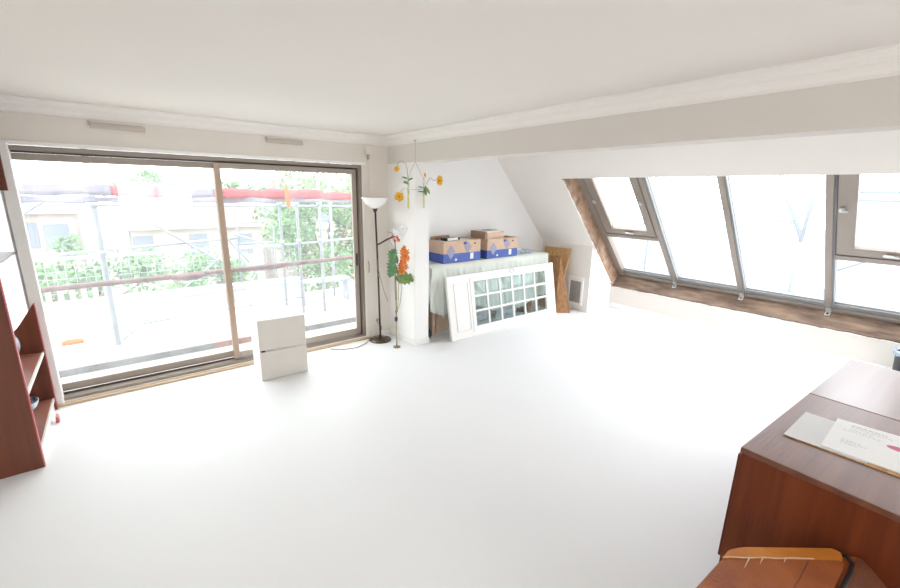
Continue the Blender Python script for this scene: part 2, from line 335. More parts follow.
# skylight: frame, mullions, sashes, panes
sk = bpy.data.objects.new('window_3', None); COL.objects.link(sk); sk['kind'] = 'structure'; sk.location = (5.9, 1.4, 1.3)
def sb(b, u0, u1, y0, y1, w0, w1, mi=0, bev=0.0):
    b2 = bmesh.new(); bmesh.ops.create_cube(b2, size=1)
    for v in b2.verts: v.co = SV(u0 if v.co.x < 0 else u1, y0 if v.co.y < 0 else y1, w0 if v.co.z < 0 else w1)
    if bev: bmesh.ops.bevel(b2, geom=list(b2.edges), offset=bev, segments=2, affect='EDGES')
    merge(b, b2, mi)
Wi, Wo = 0.24, 0.34; US, UE = -0.10, 2.30
b = BM()
sb(b, US, UE, 3.53, 3.628, Wi, Wo, bev=0.004); sb(b, US, UE, -0.93, -0.85, Wi, Wo)
sb(b, UE-0.055, UE, -0.85, 3.53, Wi, Wo, bev=0.004); sb(b, US, US+0.06, -0.85, 3.53, Wi, Wo)
obj('window_frame', b, 'alu', sk)
b = BM(); sb(b, UE-0.115, UE-0.055, -0.85, 3.53, Wi+0.035, Wo, bev=0.003); sb(b, UE-0.120, UE-0.115, -0.85, 3.53, Wi+0.05, Wi+0.069, 1); obj('lower_rail', b, ['alus', 'alud'], sk)
MY = [2.66, 1.78, 0.88, 0.0]
for y in MY:
    b = BM(); sb(b, US+0.06, UE-0.055, y+0.02, y+0.08, Wi, Wi+0.022, 0, 0.003); sb(b, US+0.06, UE-0.055, y-0.002, y+0.078, Wi+0.022, Wo, 1); sb(b, US+0.06, UE-0.115, y-0.003, y+0.083, Wi+0.058, Wi+0.068, 2)
    mo = obj('mullion', b, ['alu', 'alus', 'alud'], sk)
    b = BM()   # angle bracket that ties the mullion to the sill
    sb(b, UE-0.075, UE-0.002, y+0.015, y+0.065, Wi-0.014, Wi, 0, 0.002); sb(b, UE-0.012, UE-0.002, y+0.015, y+0.065, Wi-0.065, Wi-0.012, 0, 0.002); sb(b, UE-0.02, UE-0.012, y+0.03, y+0.05, Wi-0.05, Wi-0.03, 1)
    obj('bracket', b, ['alul', 'dark'], mo)
bays = [(2.74, 3.53, True), (1.86, 2.66, False), (0.96, 1.78, False), (0.08, 0.88, True), (-0.85, 0.0, False)]
for (y0, y1, op) in bays:
    if op:
        b = BM(); sb(b, 1.285, 1.355, y0, y1, Wi, Wi+0.04, 0, 0.003); sb(b, 1.29, 1.35, y0, y1, Wi+0.04, Wo, 1); obj('transom', b, ['alu', 'alus'], sk)
        b = BM(); a, c = y0+0.012, y1-0.012; t = 0.105; t1 = 0.135
        sb(b, US+0.07, 1.265, a, a+t, Wi-0.005, Wi+0.05, 0, 0.004); sb(b, US+0.07, 1.265, c-t1, c, Wi-0.005, Wi+0.05, 0, 0.004)
        sb(b, 1.265-t, 1.265, a+t, c-t1, Wi-0.005, Wi+0.05, 0, 0.004); sb(b, US+0.07, US+0.15, a+t, c-t1, Wi-0.005, Wi+0.05)
        # dark gasket line round the sash
        sb(b, US+0.06, 1.275, c, c+0.012, Wi+0.012, Wi+0.03, 1); sb(b, 1.268, 1.285, a, c, Wi+0.012, Wi+0.03, 1); sb(b, US+0.06, 1.275, a-0.01, a, Wi+0.012, Wi+0.03, 1)
        sa = obj('opening_sash', b, ['alu', 'alud'], sk)
        g = BM(); sb(g, US+0.15, 1.16, a+t, c-t1, Wi+0.035, Wi+0.041); obj('glass_pane', g, 'sglass', sa)
        for (uu, yy) in ((0.62, c-0.035), (0.62, a+0.05)):
            b = BM(); sb(b, uu-0.028, uu+0.028, yy-0.022, yy+0.022, Wi-0.03, Wi-0.005, 0, 0.006); sb(b, uu-0.01, uu+0.01, yy-0.045, yy, Wi-0.045, Wi-0.03, 0, 0.004); obj('latch', b, 'alul', sa)
        b = BM(); ym = (y0+y1)/2-0.02; sb(b, 1.20, 1.235, ym-0.05, ym+0.05, Wi-0.02, Wi-0.005, 0, 0.004); sb(b, 1.19, 1.21, ym-0.012, ym+0.06, Wi-0.04, Wi-0.02, 0, 0.004); obj('handle', b, 'alul', sa)
        g = BM(); sb(g, 1.355, UE-0.115, y0, y1, Wi+0.07, Wi+0.076); obj('glass_pane', g, 'sglass', sk)
    else:
        g = BM(); sb(g, US+0.06, UE-0.115, y0, y1, Wi+0.07, Wi+0.076); obj('glass_pane', g, 'sglass', sk)

# vent grille on the low knee wall of the alcove
t = thing('wall_vent', 'white framed grey mesh vent low on the alcove knee wall beside the boards', 'vent', (XK1, 3.86, 0.1))
b = BM(); y0, y1, z0, z1 = 3.74, 4.02, 0.10, 0.56
bx(b, XK1-0.03, XK1, y0, y0+0.035, z0, z1, 0.004); bx(b, XK1-0.03, XK1, y1-0.035, y1, z0, z1, 0.004); bx(b, XK1-0.03, XK1, y0+0.035, y1-0.035, z0, z0+0.035, 0.004); bx(b, XK1-0.03, XK1, y0+0.035, y1-0.035, z1-0.07, z1, 0.004)
obj('frame', b, 'trimw', t); b = BM(); bx(b, XK1-0.012, XK1-0.002, y0+0.035, y1-0.035, z0+0.035, z1-0.07)
for k in range(14): bx(b, XK1-0.018, XK1-0.012, y0+0.035, y1-0.035, z0+0.05+k*0.024, z0+0.058+k*0.024)
obj('mesh', b, 'mesh', t)

# air inlets above the door
def inlet(x, lab):
    t = thing('air_inlet', lab, 'vent', (x, D, 2.33), group='slot air inlets above the sliding door')
    b = BM(); bx(b, x-0.185, x+0.185, D-0.022, D, 2.298, 2.338, 0.006); obj('housing', b, 'plastd', t)
    b = BM(); bx(b, x-0.17, x+0.17, D-0.026, D-0.022, 2.338, 2.342); bx(b, x-0.19, x-0.172, D-0.03, D, 2.314, 2.352, 0.004); obj('slot', b, 'mesh', t)
inlet(0.135, 'long slot air inlet above the left leaf of the sliding door')
inlet(1.49, 'long slot air inlet above the right leaf of the sliding door')
# shutter cord box
t = thing('shutter_cord', 'cream shutter cord box with hanging cord right of the sliding door', 'shutter cord', (2.43, D, 2.3))
b = BM(); bx(b, 2.39, 2.46, D-0.05, D, 2.255, 2.36, 0.01); obj('cord_box', b, 'plast', t)
b = BM(); tube(b, [(2.425, D-0.03, 2.257), (2.425, D-0.03, 2.20)], [0.02, 0.012], 12); obj('cord_cone', b, 'mesh', t)
b = BM(); tube(b, [(2.425, D-0.03, 2.2), (2.43, D-0.03, 1.6), (2.436, D-0.026, 1.1), (2.43, D-0.026, 0.8)], 0.004, 8); obj('cord', b, 'plast', t)
t = thing('cord_hook', 'small metal cord hook on the wall behind the floor lamp', 'hook', (2.40, D, 0.95))
b = BM(); tube(b, [(2.402, D-0.002, 0.86), (2.402, D-0.02, 0.88), (2.403, D-0.022, 0.96), (2.402, D-0.005, 1.0)], 0.006, 8); obj('hook_bar', b, 'wire', t)
t = thing('wall_outlet', 'white wall socket low on the wall behind the floor lamp', 'socket', (2.50, D, 0.22))
b = BM(); bx(b, 2.46, 2.54, D-0.012, D, 0.18, 0.26, 0.004); obj('cover_plate', b, 'plast', t)
b = BM(); lathe(b, [(0.024, 0), (0.024, 0.004), (0.0, 0.004)], n=20)
for v in b.verts: v.co = Vector((2.50+v.co.x, D-0.012-v.co.z, 0.22+v.co.y))
obj('socket_face', b, 'mesh', t)

# ------------------------------------------------------------------ bookshelf at the left
t = thing('bookshelf', 'reddish brown wooden bookshelf with white edged shelves left of the sliding door', 'bookshelf', (-0.8, 4.1, 0))
xb, xf, ya, yb = -1.0, -0.58, 3.60, 4.58
b = BM(); bx(b, xb, xf-0.006, ya, ya+0.028, 0, 2.2); sp = obj('side_panel', b, 'shelfw', t)
b = BM(); bx(b, xf-0.006, xf, ya, ya+0.028, 0, 2.2); obj('edge_band', b, 'edge', sp)
b = BM(); prism(b, [(xf-0.006, 0), (xf-0.006, 0.93), (-0.70, 0.755), (-0.84, 0.60), (xb, 0.55), (xb, 0)], 'Y', yb-0.028, yb); sp = obj('side_panel', b, 'shelfw', t)
b = BM(); bx(b, xf-0.006, xf, yb-0.028, yb, 0, 0.93); obj('edge_band', b, 'edge', sp)
b = BM(); bx(b, xb, xf-0.003, yb-0.028, yb, 1.80, 2.2); obj('upper_side_panel', b, 'shelfw', t)
b = BM(); bx(b, xb, xf-0.02, ya+0.028, yb-0.028, 2.17, 2.2); obj('top_panel', b, 'shelfw', t)
for z, e in ((0.50, 'edgew'), (0.085, 'edgew')):
    b = BM(); bx(b, xb, xf-0.02, ya+0.028, yb-0.028, z, z+0.024); s_ = obj('shelf', b, 'shelfin', t)
    b = BM(); bx(b, xf-0.02, xf-0.008, ya+0.028, yb-0.028, z, z+0.024); obj('edge_band', b, e, s_)
b = BM(); bx(b, xb, -0.605, ya+0.35, yb-0.028, 1.345, 1.350); obj('glass_shelf', b, 'dark', t)
b = BM(); bx(b, xf-0.05, xf-0.02, ya+0.028, yb-0.028, 0, 0.085); obj('plinth', b, 'edgew', t)
# porcelain plate on the middle shelf, bowl below
t = thing('decorative_plate', 'blue and white porcelain plate standing on the middle shelf of the bookshelf', 'plate', (-0.775, 4.36, 0.525), rot=(0, 0, 0))
b = BM(); lathe(b, [(0.0, 0.004), (0.05, 0.004), (0.085, 0.018), (0.122, 0.024), (0.122, 0.028), (0.083, 0.024), (0.05, 0.010), (0, 0.010)], n=36)
for v in b.verts: v.co = Vector((v.co.z*-1*0.98, v.co.x, v.co.y+0.122))
b.transform(Matrix.Rotation(R(-16), 4, 'Y')); b.transform(Matrix.Rotation(R(-55), 4, 'Z')); b.transform(Matrix.Scale(1.1, 4)); b.transform(Matrix.Translation((0, 0, 0.0)))
mn = min(v.co.z for v in b.verts); b.transform(Matrix.Translation((0, 0, -mn))); lobj('plate_disc', b, 'plate', t)
b = BM(); tube(b, [(-0.08, -0.03, 0.004), (-0.06, -0.02, 0.09)], 0.004, 6); tube(b, [(-0.08, 0.03, 0.004), (-0.06, 0.035, 0.09)], 0.004, 6); tube(b, [(-0.08, -0.03, 0.004), (0.03, -0.03, 0.004), (0.035, -0.03, 0.02)], 0.004, 6); tube(b, [(-0.08, 0.03, 0.004), (0.03, 0.03, 0.004), (0.035, 0.03, 0.02)], 0.004, 6)
lobj('plate_stand', b, 'dark', t)
t = thing('porcelain_bowl', 'grey and white porcelain bowl on the bottom shelf of the bookshelf', 'bowl', (-0.745, 4.33, 0.110))
b = BM(); lathe(b, [(0.0, 0.0), (0.04, 0.0), (0.042, 0.01), (0.085, 0.05), (0.10, 0.10), (0.096, 0.10), (0.08, 0.052), (0.03, 0.014), (0, 0.012)]); lobj('bowl_body', b, 'plate', t)
t = thing('door_wedge', 'small red brown wooden wedge on the floor beside the bookshelf foot', 'wedge', (-0.565, 4.30, 0))
b = BM(); prism(b, [(-0.008, 0.0), (0.012, 0.0), (0.010, 0.05), (-0.004, 0.06)], 'Y', -0.03, 0.03); lobj('wedge_block', b, 'edge', t)

# ------------------------------------------------------------------ two white storage cubes
def cube_unit(z, lab, fm, gap):
    t = thing('storage_cube', lab, 'storage cube', (1.175, 4.285, z), rz=R(-3.5), group='white storage cubes by the sliding door')
    h = 0.31; hx, hy = 0.223, 0.205
    b = BM(); bx(b, -hx, hx, -hy+0.02, hy, 0.0, h, 0.003); lobj('carcass', b, 'white', t)
    b = BM(); bx(b, -hx, hx, -hy, -hy+0.017, 0.006, h-gap, 0.002); dd = lobj('front_panel', b, fm, t)
    if gap > 0.005:
        b = BM(); bx(b, -hx+0.012, -hx+0.05, -hy-0.001, -hy+0.019, h-gap, h-0.002); g = obj('shadow_gap', b, 'dark'); g.parent = t; g.name = 'gap_shade'  # dark block stands in for shade in the gap over the front panel
cube_unit(0.0, 'lower white storage cube standing on the floor by the sliding door', 'cream', 0.012)
cube_unit(0.312, 'upper white storage cube stacked on the lower one by the sliding door', 'cream', 0.003)

# ------------------------------------------------------------------ floor lamp
LX, LY = 2.46, 4.46
t = thing('floor_lamp', 'dark metal uplighter floor lamp with white bowl shade and side reading arm', 'lamp', (LX, LY, 0))
b = BM(); lathe(b, [(0, 0), (0.135, 0), (0.138, 0.008), (0.13, 0.022), (0.09, 0.036), (0.03, 0.046), (0.018, 0.06), (0.0, 0.06)], n=40); lobj('base', b, 'bronze', t)
b = BM(); tube(b, [(0, 0, 0.05), (-0.012, 0, 0.9), (-0.03, 0, 1.62)], 0.0115, 12); lobj('pole', b, 'dark', t)
b = BM(); lathe(b, [(0.012, 1.60), (0.022, 1.615), (0.03, 1.64), (0.04, 1.648), (0.0, 1.65)], c=(-0.032, 0, 0), n=20); lobj('collar', b, 'dark', t)
b = BM(); lathe(b, [(0.035, 1.645), (0.075, 1.665), (0.125, 1.705), (0.157, 1.765), (0.162, 1.772), (0.155, 1.772), (0.12, 1.715), (0.07, 1.675), (0.0, 1.66)], c=(-0.034, 0, 0), n=40); lobj('bowl_shade', b, 'opal', t)
b = BM(); tube(b, [(-0.018, 0, 1.215), (0.03, -0.01, 1.235), (0.12, -0.02, 1.28), (0.22, -0.03, 1.312)], 0.010, 10); ar = lobj('reading_arm', b, 'dark', t)
b = BM(); lathe(b, [(0.015, 0.0), (0.045, 0.02), (0.07, 0.055), (0.075, 0.09), (0.07, 0.09), (0.04, 0.03), (0, 0.015)], n=24)
b.transform(Matrix.Rotation(R(25), 4, 'Y')); b.transform(Matrix.Translation((0.222, -0.03, 1.305))); lobj('reading_shade', b, 'opal', ar)
b = BM(); tube(b, [(-0.016, 0.0, 1.10), (-0.025, -0.02, 0.95), (0.01, -0.02, 0.8), (0.06, -0.02, 0.62), (0.105, -0.02, 0.50)], 0.0035, 8)
tube(b, [(-0.022, -0.02, 0.87), (-0.012, -0.021, 0.82)], 0.009, 8); lobj('lamp_cord', b, 'twig', t)
t = thing('power_cord', 'thin beige power cord trailing on the floor from the floor lamp base', 'cord', (2.2, 4.5, 0))
b = BM(); tube(b, [(2.50-2.2, 0.11, 0.20), (0.32, 0.03, 0.15), (0.29, 0.02, 0.06), (0.235, 0.035, 0.012), (0.13, 0.02, 0.006), (0.05, -0.05, 0.006), (-0.10, -0.12, 0.006), (-0.28, -0.08, 0.006), (-0.38, 0.02, 0.006)], 0.005, 8); lobj('cord_length', b, 'twig', t)

# ------------------------------------------------------------------ tall artificial flower stand
def petal_flower(b, c, nrm, rad, n, mi, cup=0.25, cmi=None):
    nrm = Vector(nrm).normalized(); a = nrm.orthogonal().normalized(); e = nrm.cross(a); c = Vector(c)
    for k in range(n):
        th = 2*math.pi*k/n + random.uniform(-.15, .15); d = a*math.cos(th)+e*math.sin(th); s = nrm.cross(d); w = rad*1.5/n**0.5*0.55
        p = [c, c+d*rad*0.45+s*w*0.8+nrm*rad*cup*0.4, c+d*rad*0.85+s*w*0.7+nrm*rad*cup, c+d*rad+nrm*rad*cup*0.8, c+d*rad*0.85-s*w*0.7+nrm*rad*cup, c+d*rad*0.45-s*w*0.8+nrm*rad*cup*0.4]
        vs = [b.verts.new(q) for q in p]; fc = b.faces.new(vs); fc.material_index = mi
    if cmi is not None:
        b2 = bmesh.new(); bmesh.ops.create_uvsphere(b2, u_segments=8, v_segments=6, radius=rad*0.28)
        for v in b2.verts: v.co = v.co + c + nrm*rad*0.15
        merge(b, b2, cmi)
def leaf_blade(b, c, d, up, ln, w, mi=0, lobes=True):
    c = Vector(c); d = Vector(d).normalized(); up = Vector(up); s = d.cross(up).normalized(); up = s.cross(d).normalized()
    N = 9; L = []; Rr = []; C = []
    for k in range(N+1):
        q = k/N; wd = w*math.sin(math.pi*min(1, q*0.92+0.08))**0.8*(1+(0.35 if k % 2 else -0.25)*lobes); dr = -0.12*ln*q*q
        ce = c+d*ln*q+up*dr; C.append(b.verts.new(ce)); L.append(b.verts.new(ce+s*wd+up*wd*0.25)); Rr.append(b.verts.new(ce-s*wd+up*wd*0.25))
    for k in range(N):
        for g in ([C[k], C[k+1], L[k+1], L[k]], [C[k+1], C[k], Rr[k], Rr[k+1]]):
            fc = b.faces.new(g); fc.material_index = mi; fc.smooth = True
def place_dir(px): pass
FX, FY = 2.50, 4.13
t = thing('artificial_flower_stand', 'tall artificial flower stem with orange blossoms and green leaves beside the column', 'artificial plant', (FX, FY, 0))
b = BM(); lathe(b, [(0, 0), (0.045, 0), (0.045, 0.008), (0.012, 0.014), (0.0, 0.014)], n=20); lobj('base', b, 'twig', t)
b = BM(); tube(b, [(0, 0, 0.01), (0.0, 0, 0.3), (0.0, 0, 0.6)], 0.009, 8); tube(b, [(0, 0, 0.6), (-0.01, 0.0, 0.9), (0.0, 0.0, 1.2), (-0.01, 0, 1.32)], [0.013, 0.011, 0.008, 0.005], 8)
tube(b, [(0.003, 0, 0.42), (0.055, 0, 0.55), (0.075, -0.005, 0.72), (0.06, -0.01, 0.85)], 0.004, 6); tube(b, [(0, 0, 0.42), (0.02, -0.01, 0.55), (0.03, -0.01, 0.8)], 0.004, 6)
lobj('stem', b, 'stem', t)
b = BM(); tube(b, [(-0.012, -0.01, 0.335), (-0.01, -0.01, 0.385)], 0.018, 10); lobj('clip', b, 'dark', t); b = BM(); tube(b, [(-0.0, 0, 0.44), (-0.0, 0, 0.46)], 0.015, 10); lobj('clip', b, 'twig', t)
for i, (z, sd, ln) in enumerate([(1.20, -1, 0.16), (1.10, -1, 0.19), (1.0, -1, 0.17)]):
    b = BM(); leaf_blade(b, (-0.01, 0, z), (-0.62, -0.35, -0.75 + 0.1*i), (-0.5, -0.5, 0.6), ln, 0.05); lobj('leaf', b, 'leaf', t)
b = BM(); leaf_blade(b, (0.0, -0.01, 0.84), (0.9, -0.25, 0.06), (0.1, -0.9, 0.7), 0.24, 0.075, lobes=True); lobj('leaf', b, 'leafl', t)
b = BM(); leaf_blade(b, (0.0, -0.01, 0.86), (0.7, -0.5, -0.3), (0.1, -0.9, 0.7), 0.15, 0.055); lobj('leaf', b, 'leafl', t)
b = BM(); tube(b, [(0, 0, 0.85), (0.05, -0.02, 1.0), (0.085, -0.03, 1.18), (0.08, -0.03, 1.22)], 0.004, 6)
lobj('flower_stalk', b, 'stem', t)
for k in range(15):
    q = k/14; z = 1.20-0.27*q; b = BM()
    petal_flower(b, (0.08+random.uniform(-.045, .045)-0.01*q, -0.04+random.uniform(-.02, .01), z), (random.uniform(-.4, .3), -1, random.uniform(-.2, .3)), 0.048-0.010*q, 6, 0, 0.3, 1)
    lobj('orange_blossom', b, ['orange', 'ycent'], t)
for p in [(-0.03, -0.03, 1.30), (0.0, -0.03, 1.335), (-0.055, -0.02, 1.34), (0.02, -0.03, 1.30)]:
    b = BM(); petal_flower(b, p, (random.uniform(-.4, .4), -1, .3), 0.024, 5, 0, 0.4, 0); lobj('red_bud', b, 'redf', t)
b = BM(); petal_flower(b, (0.09, -0.02, 1.42), (0.1, -1, .2), 0.06, 6, 0, 0.3, 0); petal_flower(b, (0.06, -0.03, 1.36), (-0.3, -1, .2), 0.05, 5, 0, 0.3, 0); lobj('white_blossom', b, 'wpetal', t)
b = BM(); tube(b, [(-0.01, 0, 1.32), (-0.05, 0.0, 1.39), (-0.10, 0, 1.40)], 0.003, 6); tube(b, [(-0.01, 0, 1.2), (-0.06, 0.0, 1.27), (-0.09, 0, 1.33)], 0.003, 6); lobj('twig', b, 'twig', t)
for p in [(0.0, -0.005, 1.14), (-0.01, -0.01, 1.02), (0.01, -0.02, 0.95)]:
    b = BM(); leaf_blade(b, p, (0.1, -0.3, -1), (0, -1, 0.1), 0.12, 0.018, lobes=False); lobj('strap_leaf', b, 'leafl', t)

# ------------------------------------------------------------------ hanging twin tube vase with yellow flowers
HX, HY = 2.677, 3.985
t = thing('hanging_vase', 'pair of glass tube vases hanging on a wire in front of the column', 'hanging vase', (HX, HY, 2.388))
b = BM(); tube(b, [(0, 0, 0), (0, 0, -0.225)], 0.0025, 6); tube(b, [(0, 0, -0.225), (-0.045, 0, -0.30), (-0.092, 0, -0.40), (-0.092, 0, -0.52)], 0.0022, 6); tube(b, [(0, 0, -0.225), (0.05, 0, -0.30), (0.115, 0, -0.41), (0.115, 0, -0.52)], 0.0022, 6)
tube(b, [(-0.092, 0, -0.52), (0.115, 0, -0.52)], 0.002, 6); lobj('wire_hanger', b, 'wire', t)
b = BM(); lathe(b, [(0.012, 0), (0.012, -0.01), (0, -0.012)], n=10); lobj('ceiling_hook', b, 'wire', t)
for x in (-0.092, 0.115):
    b = BM(); lathe(b, [(0.0125, -0.42), (0.0125, -0.70), (0.008, -0.725), (0.0, -0.73)], c=(x, 0, 0), n=14); tb = lobj('glass_tube', b, 'clear', t)
    b = BM(); lathe(b, [(0.0, -0.56), (0.010, -0.56), (0.010, -0.70), (0.006, -0.718), (0, -0.722)], c=(x, 0, 0), n=12); lobj('water', b, 'water', tb)
def hflower(lab, base, path, head, rad, leaves, nrm=(0, -1, 0.1)):
    t = thing('yellow_flower', lab, 'flower', (HX+base, HY, 1.664), group='yellow flowers in the hanging tube vases')
    b = BM(); tube(b, [Vector((0, 0, 0))] + [Vector(p) for p in path], 0.0032, 6); lobj('stem', b, 'stem', t)
    b = BM(); rad *= 1.2; petal_flower(b, head, nrm, rad, 11, 0, 0.2, 1); petal_flower(b, Vector(head)+Vector((0, -0.006, 0)), nrm, rad*0.7, 7, 0, 0.5); lobj('flower_head', b, ['yellow', 'ycent'], t)
    for (p, d, ln, w) in leaves:
        b = BM(); leaf_blade(b, p, d, (0, -0.7, 0.7), ln, w, lobes=False); lobj('leaf', b, 'leafl' if w > 0.02 else 'leaf', t)
hflower('small yellow flower drooping from an arched stem at the upper left of the vases', -0.092, [(0, 0, 0.28), (-0.01, 0, 0.40), (-0.03, 0, 0.47), (-0.07, 0, 0.50), (-0.115, 0, 0.49), (-0.145, 0, 0.44)], (-0.15, -0.005, 0.415), 0.027,
        [((-0.0, 0, 0.31), (-1, -0.1, 0.35), 0.09, 0.016), ((0, 0, 0.27), (-1, -0.2, 0.1), 0.07, 0.03), ((0, 0, 0.30), (1, -0.1, 0.5), 0.07, 0.012)], (-0.3, -1, -0.3))
hflower('large yellow flower bending down left below the arched one', -0.086, [(0, 0, 0.18), (-0.03, -0.01, 0.22), (-0.07, -0.01, 0.215), (-0.11, -0.01, 0.18)], (-0.135, -0.015, 0.125), 0.048, [], (-0.3, -1, 0.1))
hflower('small narrow yellow bud standing above the right tube of the vases', 0.115, [(0, 0, 0.25), (0.003, 0, 0.34)], (0.005, -0.005, 0.365), 0.030, [((0, 0, 0.22), (-1, -0.1, 0.3), 0.08, 0.012), ((0, 0, 0.18), (-1, -0.1, 0.1), 0.085, 0.010)], (0.8, -0.7, 0.1))
hflower('large yellow flower on a bent stem at the far right of the vases', 0.121, [(0, 0, 0.20), (0.03, 0, 0.27), (0.085, 0, 0.34), (0.12, 0, 0.31), (0.16, 0, 0.31)], (0.20, -0.01, 0.31), 0.053, [((0, 0, 0.24), (0.6, -0.4, -0.8), 0.11, 0.028), ((0, 0, 0.22), (0.1, -0.4, -0.9), 0.09, 0.02)], (0.25, -1, 0.0))

# ------------------------------------------------------------------ alcove: table under cloth, boxes, boards, glazed door panel
TZ = 0.945; TX0, TX1, TY0, TY1 = 3.02, 5.27, 4.16, 4.58
t = thing('trestle_table', 'plain wooden table hidden under a sage cloth in the alcove', 'table', (4.1, 4.35, 0))
b = BM(); bx(b, TX0, TX1, TY0, TY1, TZ-0.03, TZ-0.004, 0.003); obj('table_top', b, 'kraft', t)
for x in (TX0+0.08, TX1-0.1):
    for y in (TY0+0.05, TY1-0.06):
        b = BM(); bx(b, x-0.022, x+0.022, y-0.022, y+0.022, 0, TZ-0.03); obj('leg', b, 'kraft', t)
b = BM()
def skirt(y, x, zb): pass
NX = 110; prev = None
rows = []
for i in range(NX+1):
    x = TX0-0.01 + (TX1-TX0+0.02)*i/NX; q = (x-TX0)/(TX1-TX0)
    zb = 0.24 + 0.06*math.sin(q*7) + 0.03*math.sin(q*23)
    if q < 0.09: zb = 0.36 - 1.0*q
    col = []
    for j in range(5): col.append(Vector((x, TY1+0.008 - (TY1-TY0+0.016)*j/4, TZ + 0.003*math.sin(x*14+j*1.7))))
    for j in range(1, 15):
        z = TZ - (TZ-zb)*j/14; s = min(1, j/5)
        fold = 0.024*s*math.sin(x*19+1.3*math.sin(x*7)+z*2.5) + 0.012*s*math.sin(x*43+z*7) + 0.006*math.sin(x*90+z*15)*s
        if q < 0.10: fold += 0.03*s*math.sin(q*60)
        col.append(Vector((x + 0.02*s*math.sin(z*5+x*9), TY0-0.026 - abs(fold)*0.9 , z)))
    rows.append([b.verts.new(c) for c in col])
for i in range(NX):
    for j in range(len(rows[0])-1):
        q = b.faces.new([rows[i][j], rows[i+1][j], rows[i+1][j+1], rows[i][j+1]]); q.smooth = True
# both short ends hang too
for (xe, sg, zb0) in ((TX0-0.01, -1, 0.42), (TX1+0.01, 1, 0.60)):
    cols = []
    for j in range(9):
        y = TY1 - (TY1-TY0+0.03)*j/8; cc = []
        for k in range(9):
            z = TZ-(TZ-zb0-0.05*math.sin(j))*k/8; cc.append(b.verts.new((xe+sg*(0.01+0.02*abs(math.sin(j*1.9+k*.2))*min(1, k/3)), y, z)))
        cols.append(cc)
    for j in range(8):
        for k in range(8): b.faces.new([cols[j][k], cols[j+1][k], cols[j+1][k+1], cols[j][k+1]]).smooth = True
tc = obj('tablecloth', b, 'cloth'); tag(tc, 'pale sage green cloth draped over the alcove table under the cartons', 'tablecloth')
sm = tc.modifiers.new('thick', 'SOLIDIFY'); sm.thickness = 0.004

def carton(lab, x0, x1, y0, y1, z, h, mirror=False):
    t = thing('cardboard_carton', lab, 'carton', ((x0+x1)/2, (y0+y1)/2, z), group='open cartons with blue bands on the alcove table')
    w = (x1-x0)/2; d = (y1-y0)/2; th = 0.006; hb = h*0.42
    b = BM(); bx(b, -w, w, -d, d, 0, th)
    bx(b, -w, w, -d, -d+th, th, h); bx(b, -w, w, d-th, d, th, h); bx(b, -w, -w+th, -d+th, d-th, th, h); bx(b, w-th, w, -d+th, d-th, th, h)
    lobj('box_body', b, 'kraft', t)
    e = 0.002; b = BM(); bx(b, -w-e, w+e, -d-e, -d, 0.001, hb); bx(b, -w-e, w+e, d, d+e, 0.001, hb); bx(b, -w-e, -w, -d, d, 0.001, hb); bx(b, w, w+e, -d, d, 0.001, hb); lobj('blue_band', b, 'blue', t)
    # printed diamonds, a white label and hand holes
    for cx, sc in ((-w*0.62, 1.0), (w*0.28, 0.85)):
        b = BM(); cz = h*0.52 if sc == 1 else h*0.68; s1 = h*0.36*sc
        prism(b, [(cx-s1*0.72, cz), (cx, cz-s1), (cx+s1*0.72, cz), (cx, cz+s1*0.85)], 'Y', -d-e-0.0018, -d-e-0.0002)
        lobj('printed_diamond', b, 'lilac', t)
    b = BM(); bx(b, w*0.42, w*0.60, -d-e-0.002, -d-e, 0.03, hb*0.92); lobj('label_sticker', b, 'paper', t)
    b = BM(); bx(b, -w*0.40, -w*0.30, -d-e-0.002, -d-e, 0.025, 0.05); lobj('label_sticker', b, 'paper', t)
    b = BM(); bx(b, w*0.05, w*0.22, -d-0.003, -d+0.0002, h*0.80, h*0.93); lobj('blue_tab', b, 'blue', t)
    b = BM(); bx(b, w*0.62, w*0.72, -d-0.003, -d+0.0002, h*0.80, h*0.86); lobj('hand_hole', b, 'black', t)
    # flaps folded down outwards / standing
    b = BM(); prism(b, [(-w*0.95, 0), (w*0.1, 0), (w*0.05, 0.05), (-w*0.9, 0.04)], 'Y', -0.003, 0.003)
    b.transform(Matrix.Translation((0, d-0.004, h-0.004)) @ Matrix.Rotation(R(-18), 4, 'X')); lobj('flap', b, 'kraftd', t)
    return t
carton('left open carton with blue band and diamond print on the alcove table', 3.245, 3.885, 4.19, 4.50, TZ+0.004, 0.285)
carton('right open carton with blue band carrying a tray on the alcove table', 4.015, 4.62, 4.19, 4.49, TZ+0.004, 0.275)
def stack_paper(nm, lab, cx, cy, z, w, d, h, mt, rz, cat, grp=None):
    t = thing(nm, lab, cat, (cx, cy, z), rz=R(rz), group=grp); b = BM(); n = max(1, int(h/0.012))
    for k in range(n): bx(b, -w/2+random.uniform(-.004, .004), w/2, -d/2, d/2+random.uniform(-.004, .004), h*k/n, h*(k+1)/n-0.0006)
    lobj('sheets', b, mt, t); return t
